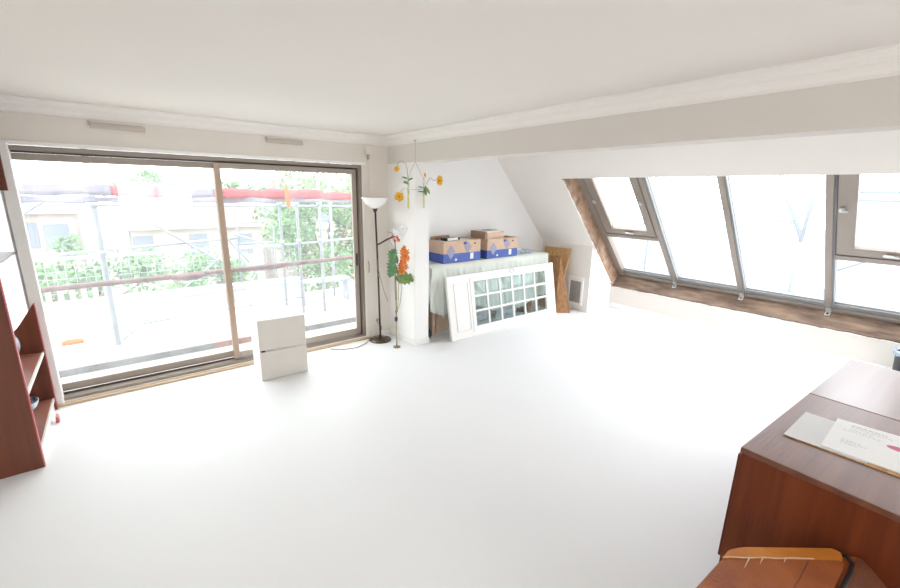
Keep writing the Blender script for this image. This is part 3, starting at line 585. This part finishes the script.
# contents of the left carton
stack_paper('paper_stack', 'stack of white papers filling the left end of the left carton', 3.39, 4.345, TZ+0.012, 0.27, 0.29, 0.272, 'paper', 0, 'papers')
stack_paper('paper_folder', 'pale grey folders stacked in the right half of the left carton', 3.72, 4.345, TZ+0.012, 0.28, 0.27, 0.262, 'paperg', 0, 'folder')
t = thing('spectacle_case', 'dark case with a white panel lying on the papers of the left carton', 'case', (3.44, 4.30, TZ+0.286), rz=R(8))
b = BM(); bx(b, -0.13, 0.13, -0.06, 0.06, 0.0, 0.035, 0.014); lobj('case_body', b, 'black', t)
b = BM(); bx(b, -0.11, 0.08, -0.068, -0.04, 0.004, 0.038, 0.006); lobj('white_panel', b, 'paper', t)
t = thing('cable_coil', 'brown cable coil lying on the papers at the back of the left carton', 'cable', (3.34, 4.42, TZ+0.286))
b = BM(); tube(b, [(0.05*math.cos(a*0.5)*(1+0.1*math.sin(a)), 0.035*math.sin(a*0.5), 0.006+0.0006*a) for a in range(0, 38)], 0.005, 6); lobj('coil', b, 'brown', t)
# contents of right carton and the tray on it
stack_paper('paper_stack', 'papers filling the right end of the right carton', 4.46, 4.34, TZ+0.012, 0.26, 0.26, 0.225, 'kraftd', 0, 'papers')
t = thing('cardboard_tray', 'small open cardboard tray with papers resting on the right carton', 'tray', (4.19, 4.36, TZ+0.28), rz=R(3))
b = BM(); w, d, h = 0.17, 0.14, 0.085
bx(b, -w, w, -d, d, 0, 0.005); bx(b, -w, w, -d, -d+0.005, 0.005, h); bx(b, -w, w, d-0.005, d, 0.005, h); bx(b, -w, -w+0.005, -d+.005, d-.005, 0.005, h); bx(b, w-0.005, w, -d+.005, d-.005, 0.005, h); lobj('tray_body', b, 'kraft', t)
b = BM(); bx(b, -w-0.05, -w-0.01, -d, d, 0.0, h+0.015, 0.004); lobj('side_flap', b, 'kraftd', t)
stack_paper('paper_stack', 'white papers piled up in the small cardboard tray', 4.19, 4.36, TZ+0.287, 0.30, 0.22, 0.094, 'paper', 3, 'papers')
stack_paper('magazine', 'grey magazine lying on top of the papers in the cardboard tray', 4.19, 4.35, TZ+0.382, 0.19, 0.15, 0.010, 'mesh', 14, 'magazine')
stack_paper('book', 'pale blue book lying flat on the cloth right of the cartons', 4.93, 4.40, TZ+0.006, 0.30, 0.20, 0.035, 'bluegrey', -4, 'book')
stack_paper('notebook', 'small grey green notebook lying on the pale blue book', 4.86, 4.43, TZ+0.043, 0.16, 0.12, 0.022, 'cloth', 6, 'notebook')

# leaning boards against the knee wall
def board(nm, lab, pts, th, mt, cat):
    """four corners given in order; thickness added away from the room"""
    t = thing(nm, lab, cat, tuple(Vector(pts[0]))); P = [Vector(p) for p in pts]; nr = (P[1]-P[0]).cross(P[3]-P[0]).normalized()
    b = BM(); A = [b.verts.new(p) for p in P]; B = [b.verts.new(p+nr*th) for p in P]; b.faces.new(A); b.faces.new(B[::-1])
    for i in range(4): b.faces.new([A[i], B[i], B[(i+1) % 4], A[(i+1) % 4]])
    obj('panel', b, mt, t)
board('osb_board', 'wide strand board panel leaning behind the narrow plank in the alcove corner', [(5.50, 4.42, 0.0), (5.44, 4.02, 0.0), (5.70, 3.99, 0.995), (5.70, 4.52, 0.985)], 0.018, 'osbl', 'board')
board('osb_plank', 'narrow brown plank leaning upright right of the white glazed door panel', [(5.335, 3.95, 0.0), (5.525, 3.80, 0.0), (5.50, 4.05, 0.90), (5.49, 4.25, 0.875)], -0.02, 'osb', 'plank')

# white glazed door panel lying on its side against the table
t = thing('glazed_door_panel', 'white glazed door panel with eighteen small panes leaning sideways on the table', 'door panel', (3.155, 3.86, 0.004), rot=(R(-10.6), 0, 0))
LL, HH, TH = 2.10, 0.825, 0.038
b = BM(); gx0, gx1, gy0, gy1 = 0.44, 1.90, 0.125, 0.72
bx(b, 0, LL, 0, TH, 0, gy0, 0.003); bx(b, 0, LL, 0, TH, gy1, HH, 0.003); bx(b, 0, gx0, 0, TH, gy0, gy1, 0.002); bx(b, gx1, LL, 0, TH, gy0, gy1, 0.002)
lobj('panel_frame', b, 'trimw', t)
b = BM(); nxp, nyp = 6, 3; bar = 0.026
for i in range(1, nxp):
    x = gx0+(gx1-gx0)*i/nxp; bx(b, x-bar/2, x+bar/2, 0.004, TH-0.004, gy0, gy1, 0.003, mi=0)
for j in range(1, nyp):
    z = gy0+(gy1-gy0)*j/nyp; bx(b, gx0, gx1, 0.003, TH-0.003, z-bar/2, z+bar/2, 0.003)
lobj('glazing_bars', b, 'trimw', t)
b = BM(); bx(b, gx0, gx1, TH*0.5-0.002, TH*0.5+0.002, gy0, gy1); lobj('glass_panes', b, 'pglass', t)
b = BM()
for (a0, a1, c0, c1) in ((0.10, 0.34, 0.10, 0.108), (0.10, 0.34, 0.715, 0.723), (0.10, 0.108, 0.108, 0.715), (0.332, 0.34, 0.108, 0.715)): bx(b, a0, a1, -0.006, 0.0, c0, c1)
bx(b, 0.375, 0.385, -0.005, 0, 0.06, 0.77); lobj('raised_moulding', b, 'wall', t)
b = BM(); tube(b, [(1.17+0.045*math.cos(a), -0.012, 0.79+0.030*math.sin(a)) for a in [k*math.pi/8 for k in range(17)]], 0.005, 8, cap=False); lobj('ring_handle', b, 'alul', t)
# white ground sheet edge under the panel
b = BM(); prism(b, [(3.16, 3.80), (5.42, 3.80), (5.42, 3.855), (3.16, 3.855)], 'Z', 0.0005, 0.004); g = obj('dust_sheet', b, 'paper'); tag(g, 'thin strip of white dust sheet on the floor under the glazed door panel', 'sheet')

# things under the table
def blob(nm, lab, cat, c, s, mt, seed, flat=0.0, grp=None):
    t = thing(nm, lab, cat, (c[0], c[1], 0), group=grp); b = bmesh.new(); bmesh.ops.create_icosphere(b, subdivisions=4, radius=1)
    rnd = random.Random(seed); ph = [rnd.uniform(0, 6) for _ in range(6)]
    for v in b.verts:
        p = v.co.copy(); q = 1+0.09*math.sin(5*p.x+ph[0])+0.08*math.sin(6*p.y+ph[1]+3*p.z)+0.05*math.sin(11*p.z+ph[2]+6*p.x)+0.03*math.sin(19*p.x+13*p.y+ph[3])
        v.co = Vector((p.x*q*s[0], p.y*q*s[1], max(-s[2]*0.8, p.z*q*s[2])+s[2]*0.8))
    for fc in b.faces: fc.smooth = True
    lobj('sack_body', b, mt, t)
    k = BM(); tube(k, [(0, 0, s[2]*1.7), (0.01, 0, s[2]*1.85), (0.03, -0.01, s[2]*2.0)], [0.05, 0.02, 0.045], 10); lobj('tied_neck', k, mt, t); return t
blob('plastic_sack', 'crumpled grey plastic sack under the table behind the left panes', 'sack', (3.95, 4.36), (0.34, 0.14, 0.15), 'bag', 1, grp='grey sacks under the alcove table')
blob('plastic_sack', 'crumpled grey plastic sack under the table behind the right panes', 'sack', (4.57, 4.36), (0.24, 0.14, 0.14), 'bag', 2, grp='grey sacks under the alcove table')
t = thing('rolled_blanket', 'rust brown rolled blanket standing at the right end under the table', 'blanket', (5.02, 4.36, 0))
b = BM(); lathe(b, [(0, 0), (0.13, 0), (0.14, 0.1), (0.135, 0.5), (0.12, 0.56), (0.08, 0.54), (0.05, 0.56), (0.0, 0.54)], n=28); lobj('blanket_roll', b, 'brown', t)
t = thing('small_carton', 'small plain cardboard box on the floor at the left end under the table', 'box', (3.30, 4.37, 0), rz=R(4))
b = BM(); bx(b, -0.13, 0.13, -0.12, 0.12, 0.05, 0.34, 0.004); bx(b, -0.11, 0.11, -0.1, 0.1, 0, 0.05); lobj('box_body', b, 'kraft', t); b = BM(); bx(b, -0.13, 0.13, -0.02, 0.02, 0.34, 0.3415); bx(b, -0.02, 0.02, -0.1215, -0.12, 0.2, 0.34); lobj('packing_tape', b, 'plast', t)
blob('fabric_bag', 'small dark bag on the floor between the column and the carton', 'bag', (2.98, 4.20), (0.06, 0.10, 0.09), 'black', 4)

# ------------------------------------------------------------------ sideboards at the right
def sideboard(l0, w_, lab, gr, tm):
    # l0: distance along the row from its near corner; the row stands three degrees off the room's axis
    t = thing('sideboard', lab, 'sideboard', (2.147+l0*math.cos(R(-3)), 0.487+l0*math.sin(R(-3)), 0), rz=R(-3), group=gr); x0, x1, y0, y1, h = 0, w_, -0.605, 0.0, 0.72
    b = BM(); bx(b, x0+0.004, x1-0.004, y0+0.01, y1-0.006, 0.06, h-0.028, 0.002); lobj('carcass', b, 'mahog', t)
    b = BM(); bx(b, x0, x1, y0, y1, h-0.028, h, 0.004); lobj('top', b, tm, t)
    b = BM(); bx(b, x0+0.03, x1-0.03, y0+0.03, y1-0.04, 0, 0.06); lobj('plinth', b, 'mahog', t)
    for k in range(2):
        a = x0+0.02+(x1-x0-0.04)*k/2; b = BM(); bx(b, a+0.003, a+(x1-x0-0.04)/2-0.003, y1-0.006, y1+0.012, 0.09, h-0.05, 0.003); dd = lobj('door', b, 'mahog', t)
        b = BM(); xx = a+((x1-x0-0.04)/2-0.04 if k == 0 else 0.04); tube(b, [(xx, y1+0.012, 0.42), (xx, y1+0.03, 0.42)], 0.012, 12); lobj('knob', b, 'bronze', dd)
sideboard(0, 0.972, 'near dark mahogany sideboard with papers on its top', 'matching mahogany sideboards in a row', 'mahogx')
sideboard(0.977, 0.94, 'far dark mahogany sideboard with an empty shiny top', 'matching mahogany sideboards in a row', 'mahogs')
t = thing('writing_board', 'thin light wooden edged board under the papers on the near sideboard', 'board', (2.64, 0.13, 0.72))
b = BM(); bx(b, 2.433, 2.78, -0.09, 0.385, 0.7205, 0.7245, 0.001); obj('board_sheet', b, 'osbl', t)
t = thing('paper_sheet', 'plain white folded sheet on the sideboard, left of the printed envelope', 'paper', (2.62, 0.2, 0.725))
b = BM(); prism(b, [(2.432, 0.395), (2.80, 0.385), (2.80, 0.1), (2.44, 0.1)], 'Z', 0.725, 0.7265); obj('sheet', b, 'paperg', t)
t = thing('printed_envelope', 'large white printed envelope with a pink oval stamp on the near sideboard', 'envelope', (2.66, 0.08, 0.727))
b = BM(); prism(b, [(2.452, 0.258), (2.838, 0.262), (2.872, -0.10), (2.458, -0.10)], 'Z', 0.7268, 0.7325); obj('envelope_body', b, 'paper', t)
b = BM()
for k in range(16):
    a = k*math.pi/8
el = [(2.693+0.024*math.cos(k*math.pi/10), 0.026+0.040*math.sin(k*math.pi/10)) for k in range(20)]
prism(b, el, 'Z', 0.7326, 0.7330); M['pink'] = mat('pink_stamp_ink', (0.62, 0.14, 0.24), 0.7, var=0.2, scale=60); obj('oval_stamp', b, 'pink', t)
M['ink'] = mat('grey_ink', (0.50, 0.51, 0.55), 0.8)
for (x, y0, y1, hh) in [(2.80, 0.20, 0.07, 0.010), (2.775, 0.20, 0.05, 0.006), (2.745, 0.20, 0.12, 0.006), (2.72, 0.22, 0.09, 0.005), (2.60, 0.21, 0.14, 0.005), (2.58, 0.21, 0.12, 0.005), (2.56, 0.21, 0.15, 0.005)]:
    y = y0; b = BM()
    while y > y1:
        wd = random.uniform(0.006, 0.02); bx(b, x-hh/2, x+hh/2, max(y1, y-wd), y, 0.7326, 0.7329); y -= wd+0.004
    obj('printed_line', b, 'ink', t)

# leather ottoman in the foreground
t = thing('leather_ottoman', 'worn brown leather ottoman with orange scuffed flap in front of the sideboard', 'ottoman', (1.8, 0.2, 0))
def para(o, a, c): return [o, a]
H0 = 0.485
BL, BRr = Vector((1.745, 0.355)), Vector((2.138, 0.030)); dn = Vector((-0.56, 0.03))
top = [BL, BRr, BRr+dn+Vector((0, -0.01)), BL+dn]
b = BM(); ins = [(p[0], p[1]) for p in top]
cx = sum(p[0] for p in ins)/4; cy = sum(p[1] for p in ins)/4
lv = [(0.0, 0.96), (0.36, 1.0), (H0-0.03, 0.995), (H0-0.008, 0.985), (H0, 0.95)]
def rounded(poly, rad, n=6):
    out = []; m_ = len(poly)
    for i in range(m_):
        p0, p1, p2 = Vector(poly[i-1]), Vector(poly[i]), Vector(poly[(i+1) % m_]); a = (p0-p1).normalized(); c = (p2-p1).normalized()
        A_, C_ = p1+a*rad[i], p1+c*rad[i]
        for k in range(n+1):
            q = k/n; out.append(A_*(1-q)**2 + p1*2*q*(1-q) + C_*q*q)
    return out
rp = rounded(ins, [0.02, 0.02, 0.03, 0.03])
rings = []
for z, s in lv:
    ring = []
    for p in rp:
        ex = min(0.16, (H0-z)*1.2)/0.6 if p.y < 0.08 else 0
        ring.append(b.verts.new((cx+(p.x-cx)*s, cy+(p.y-cy)*s-ex*0.6, z)))
    rings.append(ring)
n = len(rp)
for i in range(len(rings)-1):
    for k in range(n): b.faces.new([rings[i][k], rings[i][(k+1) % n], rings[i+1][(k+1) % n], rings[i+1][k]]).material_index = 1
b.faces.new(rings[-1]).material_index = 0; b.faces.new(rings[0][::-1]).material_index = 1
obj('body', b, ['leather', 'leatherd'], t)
FLp, FRp = Vector((1.655, 0.362)), Vector((2.035, 0.062)); ft = H0+0.014
fl = [FLp, FRp, FRp+Vector((-0.42, 0.012)), FLp+Vector((-0.42, 0.02))]
def slab(name, poly, z0, z1, mt, rads, par):
    b = BM(); pp = rounded(poly, rads, 8); prism(b, [(p.x, p.y) for p in pp], 'Z', z0, z1)
    return obj(name, b, mt, par)
flp = slab('flap', fl, H0+0.0005, ft, 'leather', [0.03, 0.06, 0.05, 0.05], t)
b = BM()   # orange rolled back edge of the flap
e0, e1 = FLp+Vector((0.01, 0.0)), FRp+Vector((-0.005, 0.01)); nb = Vector((0.6, 0.8))*0.062
pp = [e0-Vector((0.004, 0)), e1-Vector((0.006, 0)), e1+Vector((0.035, 0.012)), e1+Vector((0.030, 0.040)), e0+Vector((0.115, -0.028)), e0+Vector((0.055, 0.0))]
prism(b, [(p.x, p.y) for p in rounded(pp, [0.004, 0.01, 0.015, 0.01, 0.02, 0.015], 5)], 'Z', H0+0.0005, ft+0.002); obj('worn_roll_edge', b, 'leathero', t)
b = BM(); q0 = Vector((e0.x, e0.y, ft+0.002)); q1 = Vector((e1.x, e1.y, ft+0.002))
tube(b, [q0.lerp(q1, k/12)+Vector((0, 0.002*math.sin(k*2), 0)) for k in range(10)], 0.0028, 6)
for s, ln in ((0.22, 0.035), (0.33, 0.02), (0.52, 0.014)):
    p = q0.lerp(q1, s); tube(b, [p, p+Vector((-ln*2, -ln*0.1, -0.003))], [0.003, 0.001], 6)
obj('scuff_line', b, 'scuff', t)
b = BM(); s0 = q0.lerp(q1, 0.72); tube(b, [s0+Vector((0, 0, -0.003)), s0+Vector((-0.14, 0.0, -0.003)), s0+Vector((-0.36, 0.01, -0.003))], 0.002, 6); obj('seam', b, 'leatherd', t)
b = BM(); g0 = Vector((FRp.x, FRp.y, H0+0.004)); tube(b, [g0+Vector((0.030, 0.030, 0)), g0+Vector((0.040, 0.006, 0)), g0+Vector((0.012, -0.016, 0)), g0+Vector((-0.06, -0.018, 0)), g0+Vector((-0.25, -0.008, 0)), g0+Vector((-0.42, 0.004, 0))], 0.008, 8); obj('gap_shadow_tube', b, 'black', t)  # dark tube imitates the shadow between flap and body

# black bin with liner by the knee wall
t = thing('waste_bin', 'black plastic waste bin with blue grey liner behind the far sideboard', 'bin', (6.15, 0.145, 0))
b = BM(); lathe(b, [(0, 0), (0.10, 0), (0.115, 0.02), (0.135, 0.34), (0.14, 0.345), (0.128, 0.34), (0.11, 0.02), (0, 0.015)], n=28); lobj('bin_body', b, 'black', t)
b = BM()
pr = [(0.120, 0.30), (0.134, 0.345), (0.146, 0.362), (0.155, 0.34), (0.150, 0.31)]; nn = 40; rgs = []
for (ra, z) in pr: rgs.append([b.verts.new(((ra+0.006*math.sin(k*2.3))*math.cos(2*math.pi*k/nn), (ra+0.006*math.sin(k*2.3))*math.sin(2*math.pi*k/nn), z+0.006*math.sin(k*1.7))) for k in range(nn)])
for i in range(len(rgs)-1):
    for k in range(nn): b.faces.new([rgs[i][k], rgs[i][(k+1) % nn], rgs[i+1][(k+1) % nn], rgs[i+1][k]]).smooth = True
lobj('bin_liner', b, 'bluegrey', t)

# ------------------------------------------------------------------ outside: terrace, scaffold, trees, houses
GZ = -9.0
b = BM(); bx(b, -3.5, 5.0, D+0.24, 7.6, -0.2, -0.02); struct('terrace_floor', b, 'terr')
b = BM(); bx(b, -3.5, 2.55, 7.55, 7.7, -0.2, 0.22); bx(b, -3.5, 2.55, 7.52, 7.73, 0.22, 0.27); struct('terrace_parapet', b, 'para')
b = BM(); bx(b, 3.3, 3.5, D+0.24, 7.6, -0.02, 0.1); struct('terrace_kerb', b, 'para')
t = thing('toe_board', 'grey and red scaffold toe board lying along the terrace outside the sliding door', 'toe board', (0.9, 5.42, -0.02))
b = BM(); bx(b, -1.6, 0.75, 5.40, 5.44, -0.02, 0.05, 0.004); obj('grey_plank', b, 'toeg', t); b = BM(); bx(b, 0.75, 1.75, 5.40, 5.44, -0.02, 0.05, 0.004); obj('red_plank', b, 'toer', t); b = BM(); bx(b, 1.75, 3.2, 5.40, 5.44, -0.02, 0.05, 0.004); obj('grey_plank', b, 'toeg', t)
def pole(b, p, q, rr=0.024): tube(b, [p, q], rr, 10)
t = thing('guard_rail', 'weathered red guard rail with knotted red tape across the terrace', 'rail', (1, 5.9, 0))
b = BM(); tube(b, [(-1.6, 5.9, 0.755), (-0.6, 5.9, 0.79), (0.5, 5.9, 0.80), (1.1, 5.9, 0.815), (2.0, 5.9, 0.832), (3.3, 5.9, 0.86)], 0.030, 10); obj('rail_tube', b, 'redrail', t)
b = BM(); tube(b, [(0.45+0.05*k, 5.87+0.01*math.sin(k*2), 0.80-0.018*math.sin(k/7*math.pi)) for k in range(8)], [0.028, 0.036, 0.034, 0.042, 0.038, 0.042, 0.034, 0.026], 10); tube(b, [(1.2+0.15*k, 5.87, 0.80-0.035*math.sin(k/6*math.pi)+0.01*k) for k in range(7)], 0.012, 8); obj('tape_wrap', b, 'redrail', t)
# barrier tape band high up
t = thing('barrier_tape', 'red and grey warning tape band stretched high across the scaffold', 'tape', (1, 5.95, 1.75))
def band(x0, x1, z0, z1, y, ph): 
    b = BM(); n = max(4, int((x1-x0)/0.06)); rr = []
    for k in range(n+1):
        x = x0+(x1-x0)*k/n; rr.append([b.verts.new((x, y+0.02*math.sin(x*9+ph)+0.006*j, z0+(z1-z0)*j/3+0.008*math.sin(x*13+ph+j))) for j in range(4)])
    for k in range(n):
        for j in range(3): b.faces.new([rr[k][j], rr[k+1][j], rr[k+1][j+1], rr[k][j+1]]).smooth = True
    return b
for (x0, x1, mt) in [(-1.4, 0.02, 'greynet'), (0.02, 0.17, 'rednet'), (0.17, 0.34, 'greynet'), (0.34, 0.50, 'rednet'), (0.5, 1.02, 'greynet'), (1.02, 2.42, 'rednet'), (2.42, 3.6, 'rednet')]:
    o = obj('tape_band', band(x0, x1, 1.735-0.01*x0, 1.86-0.02*x0, 5.95, x0), mt, t); s = o.modifiers.new('thick', 'SOLIDIFY'); s.thickness = 0.003
o = obj('tape_hem', band(-1.4, 3.6, 1.67, 1.73, 5.955, 2), 'greynet', t); s = o.modifiers.new('thick', 'SOLIDIFY'); s.thickness = 0.003
b = BM(); leaf_blade(b, (1.88, 5.92, 1.87), (0.1, 0, -1), (0, -1, 0), 0.30, 0.035, lobes=True); obj('tape_knot', b, 'orangep', t)
def standard(x, y, rr, lab):
    t = thing('scaffold_standard', lab, 'scaffold pole', (x, y, -0.02), group='upright scaffold poles on the terrace')
    b = BM(); tube(b, [(0, 0, 0.0), (0, 0, 3.6)], rr, 12); lobj('upright_tube', b, 'galv', t)
    for z in (1.12, 1.66):
        b = BM(); lathe(b, [(rr, z-0.03), (rr+0.014, z-0.028), (rr+0.014, z+0.028), (rr, z+0.03)], n=12); lobj('coupler', b, 'galv', t)
standard(-0.15, 6.2, 0.032, 'thick upright scaffold pole seen through the left door leaf')
standard(1.86, 6.2, 0.020, 'slim upright scaffold pole left of the three close ones behind the right door leaf')
standard(2.12, 6.25, 0.022, 'middle one of the close upright scaffold poles behind the right door leaf')
standard(2.44, 6.2, 0.024, 'rightmost upright scaffold pole before the tree behind the right door leaf')
standard(2.95, 7.0, 0.024, 'far upright scaffold pole close to the right door jamb')
t = thing('scaffold_rails', 'pale horizontal and diagonal scaffold tubes above the terrace', 'scaffold', (1, 6.2, 0))
def st(nm, p, q, rr): b = BM(); pole(b, p, q, rr); obj(nm, b, 'galv', t)
st('ledger', (-1.6, 6.24, 1.05), (1.3, 6.24, 1.19), 0.018); st('ledger', (1.86, 6.24, 1.05), (3.6, 6.24, 1.12), 0.016)
st('ledger', (-1.6, 6.24, 1.64), (3.6, 6.24, 1.60), 0.014); st('ledger', (-1.6, 6.3, 0.12), (2.6, 6.3, 0.25), 0.014); st('ledger', (-1.6, 6.3, 0.45), (2.6, 6.3, 0.47), 0.012)
st('diagonal_brace', (-1.2, 6.2, 1.2), (-0.20, 6.2, 1.93), 0.014); st('diagonal_brace', (-0.1, 6.2, 1.78), (1.0, 6.2, 0.92), 0.014); st('diagonal_brace', (0.9, 6.2, 1.55), (1.4, 6.2, 0.85), 0.012)
st('diagonal_brace', (1.86, 6.22, 1.0), (1.25, 6.22, 1.25), 0.012); st('diagonal_brace', (-0.1, 6.22, 0.02), (1.05, 6.22, 0.95), 0.010); st('diagonal_brace', (2.45, 6.22, 1.65), (2.75, 6.22, 2.1), 0.016)
b = BM(); tube(b, [(1.30, 6.3, 0.55), (1.30, 6.3, 1.30), (1.36, 6.3, 1.38), (1.70, 6.3, 1.40), (1.78, 6.3, 1.33), (1.78, 6.3, 0.55)], 0.012, 8); tube(b, [(1.30, 6.3, 1.10), (1.78, 6.3, 1.10)], 0.012, 8); obj('gate_frame', b, 'galv', t)
# terrace railing mesh far side
t = thing('mesh_railing', 'white wire mesh railing on the far edge of the terrace', 'railing', (0, 7.6, 0.27))
b = BM()
for k in range(60): x = -3.4+0.1*k; tube(b, [(x, 7.62, 0.27), (x, 7.62, 0.86)], 0.004, 4)
for k in range(6): tube(b, [(-3.4, 7.62, 0.30+k*0.1), (2.5, 7.62, 0.30+k*0.1)], 0.004, 4)
obj('wire_mesh', b, 'galv', t); b = BM(); bx(b, -3.4, 2.5, 7.60, 7.64, 0.86, 0.90); obj('top_rail', b, 'galv', t)
b = BM()
for k in range(24): x = -3.0+0.12*k; bx(b, x, x+0.06, 7.50, 7.53, 0.28, 0.48)
obj('pale_slats', b, 'house2', t)
t = thing('orange_tool', 'small orange plastic tray lying on the terrace behind the left door leaf', 'tray', (-0.78, 6.55, -0.02))
b = BM(); bx(b, 0.10, 0.30, -0.04, 0.05, 0, 0.05, 0.01); bx(b, 0.13, 0.27, -0.02, 0.03, 0.05, 0.06, 0.003); lobj('tray_body', b, 'orangep', t)
t = thing('terrace_bench', 'low grey bench standing on the right part of the terrace', 'bench', (2.5, 6.75, -0.02))
b = BM(); bx(b, -0.25, 0.6, -0.12, 0.12, 0.36, 0.40, 0.004); lobj('seat', b, 'galv', t)
for x in (-0.22, 0.56):
    b = BM(); bx(b, x-0.02, x+0.02, -0.1, 0.1, 0, 0.36); lobj('leg', b, 'galv', t)

def tree(nm, lab, x, y, ztop, rx, rz_, n, ls=0.10, seed=0, mt='tree', gr='trees beyond the terrace'):
    rnd = random.Random(seed); t = thing(nm, lab, 'tree', (x, y, GZ), group=gr)
    zc = ztop-rz_-GZ; b = BM(); tube(b, [(0, 0, 0), (0.1, 0, zc*0.5), (0, 0.05, zc)], [0.22, 0.15, 0.06], 10)
    for k in range(9):
        a = rnd.uniform(0, 6.3); q = rnd.uniform(.4, .8); tube(b, [(0, 0, zc-rz_*0.5), (rx*q*math.cos(a)*.5, rx*q*math.sin(a)*.5, zc-rz_*.1), (rx*q*math.cos(a), rx*q*math.sin(a), zc+rz_*rnd.uniform(0, .6))], [0.06, 0.035, 0.012], 6)
    lobj('trunk', b, 'bark', t)
    b = BM(); cl = []
    for k in range(34):
        a = rnd.uniform(0, 6.28); e = math.asin(rnd.uniform(-.9, 1)); q = rnd.uniform(0.45, 0.95); cl.append((Vector((rx*q*math.cos(a)*math.cos(e), rx*q*math.sin(a)*math.cos(e), zc+rz_*q*math.sin(e))), rnd.uniform(.2, .36)*min(rx, rz_)))
    for k in range(n):
        c, rr = cl[k % len(cl)]; v = Vector((rnd.gauss(0, 1), rnd.gauss(0, 1), rnd.gauss(0, 1))).normalized()*rr*rnd.uniform(.5, 1.1)
        p = c+v; d = Vector((rnd.gauss(0, 1), rnd.gauss(0, 1), rnd.gauss(0, 1))).normalized(); s = d.orthogonal().normalized()
        l = ls*rnd.uniform(.6, 1.3); b.faces.new([b.verts.new(p), b.verts.new(p+d*l*.5+s*l*.28), b.verts.new(p+d*l), b.verts.new(p+d*l*.5-s*l*.28)])
    lobj('foliage', b, mt, t)
tree('leafy_tree', 'broad green treetop behind the left end of the guard rail', -0.9, 11.0, 0.78, 2.0, 1.15, 5200, 0.13, 1)
tree('leafy_tree', 'lower green treetop behind the middle of the left door leaf', 1.5, 11.5, 0.45, 1.3, 0.9, 3200, 0.12, 2)
tree('leafy_tree', 'tall green tree rising behind the right door leaf up to the tape', 5.0, 12.5, 2.55, 1.75, 2.3, 8500, 0.14, 3)
tree('leafy_tree', 'tall pale tree at the far right edge of the sliding door view', 9.6, 15.5, 3.3, 1.7, 2.9, 5200, 0.15, 4)
tree('leafy_tree', 'small distant treetop above the roofs behind the left door leaf', 3.5, 60.0, 3.4, 3.4, 1.9, 1800, 0.5, 5)
tree('leafy_tree', 'distant treetop just left of the central door stile', 14.5, 66.0, 3.0, 4.2, 1.9, 1800, 0.5, 6)

def house(lab, x, y, w, d, ztop, roofh, wm, rm, wins, gr=None):
    t = thing('distant_house', lab, 'house', (x, y, GZ), group=gr); h = ztop-GZ
    b = BM(); bx(b, -w/2, w/2, 0, d, 0, h); lobj('walls', b, wm, t)
    b = BM(); prism(b, [(-0.4, h), (d+0.4, h), (d/2, h+roofh)], 'X', -w/2-0.4, w/2+0.4); lobj('roof', b, rm, t)
    b = BM(); bx(b, w*0.2, w*0.2+0.7, d*0.4, d*0.4+0.7, h, h+roofh+0.8); lobj('chimney', b, wm, t)
    for (a, z) in wins:
        b = BM(); bx(b, a-0.5, a+0.5, -0.05, 0.02, z-GZ-0.65, z-GZ+0.65); lobj('window', b, 'winb', t)
G_ = 'pale houses beyond the trees'
house('cream house with one dark window behind the left door leaf', 4.2, 30.0, 7, 7, -0.6, 1.9, 'house', 'roof', [(-0.2, -1.6), (-3, -1.6), (2.4, -1.7)], G_)
house('pinkish house with grey roof at the left behind the treetop', -5.2, 30.0, 7, 7, 0.4, 1.7, 'house2', 'roofg', [(1.6, -0.7), (-1, -0.7), (2.8, -0.8)], G_)
house('low cream house with slate roof just left of the central stile', 15.0, 44.0, 9, 8, -0.7, 1.8, 'house', 'roofg', [(-2, -2), (1, -2)], G_)
house('tall pinkish house right of the central stile behind the gate frame', 15.2, 32.0, 8, 8, 1.4, 1.6, 'house2', 'roof', [(-2, 0), (0.5, 0), (-2, -2.6), (0.5, -2.6)], G_)
b = BM(); bx(b, -150, 200, -80, 260, GZ-0.3, GZ); struct('ground', b, 'ground')
# outside the skylight
t = thing('roof_scaffold', 'pale blue scaffold tubes in a V seen through the skylight', 'scaffold', (9, 1.5, 0))
def st2(nm, p, q, rr): b = BM(); pole(b, p, q, rr); obj(nm, b, 'galvd', t)
st2('diagonal_brace', (9, 2.28, 2.25), (9, 1.80, 1.15), 0.034); st2('diagonal_brace', (9, 1.72, 2.35), (9, 1.82, 1.15), 0.034); st2('upright_tube', (9, 1.82, -1.0), (9, 1.82, 1.3), 0.03)
st2('ledger', (9, 1.30, 1.96), (9, -1.5, 1.95), 0.026); st2('ledger', (9, 1.30, 1.84), (9, -1.5, 1.83), 0.026)
st2('diagonal_brace', (9, 1.3, 0.72), (9, 0.3, 1.35), 0.022); st2('ledger', (9, 4.6, 1.5), (9, 1.9, 1.45), 0.016); st2('diagonal_brace', (9, 4.6, 1.2), (9, 3.3, 2.3), 0.016)
st2('upright_tube', (9, 4.4, -1.0), (9, 4.4, 3.2), 0.024); st2('upright_tube', (9, -1.4, -1.0), (9, -1.4, 3.2), 0.024)
t = thing('flat_roof_building', 'low flat roofed neighbouring building below the right end of the skylight', 'building', (15, 1, GZ))
b = BM(); bx(b, -2, 6, -6, 0.9, 0, 8.4); lobj('walls', b, 'house', t); b = BM(); bx(b, -2.2, 6.2, -6.2, 1.1, 8.4, 8.8); lobj('roof_slab', b, 'roofg', t)
house('grey roofed house seen low through the second skylight bay', 30, 6, 9, 8, -3.6, 1.6, 'house', 'roofg', [(-2, -5), (1, -5)], G_)
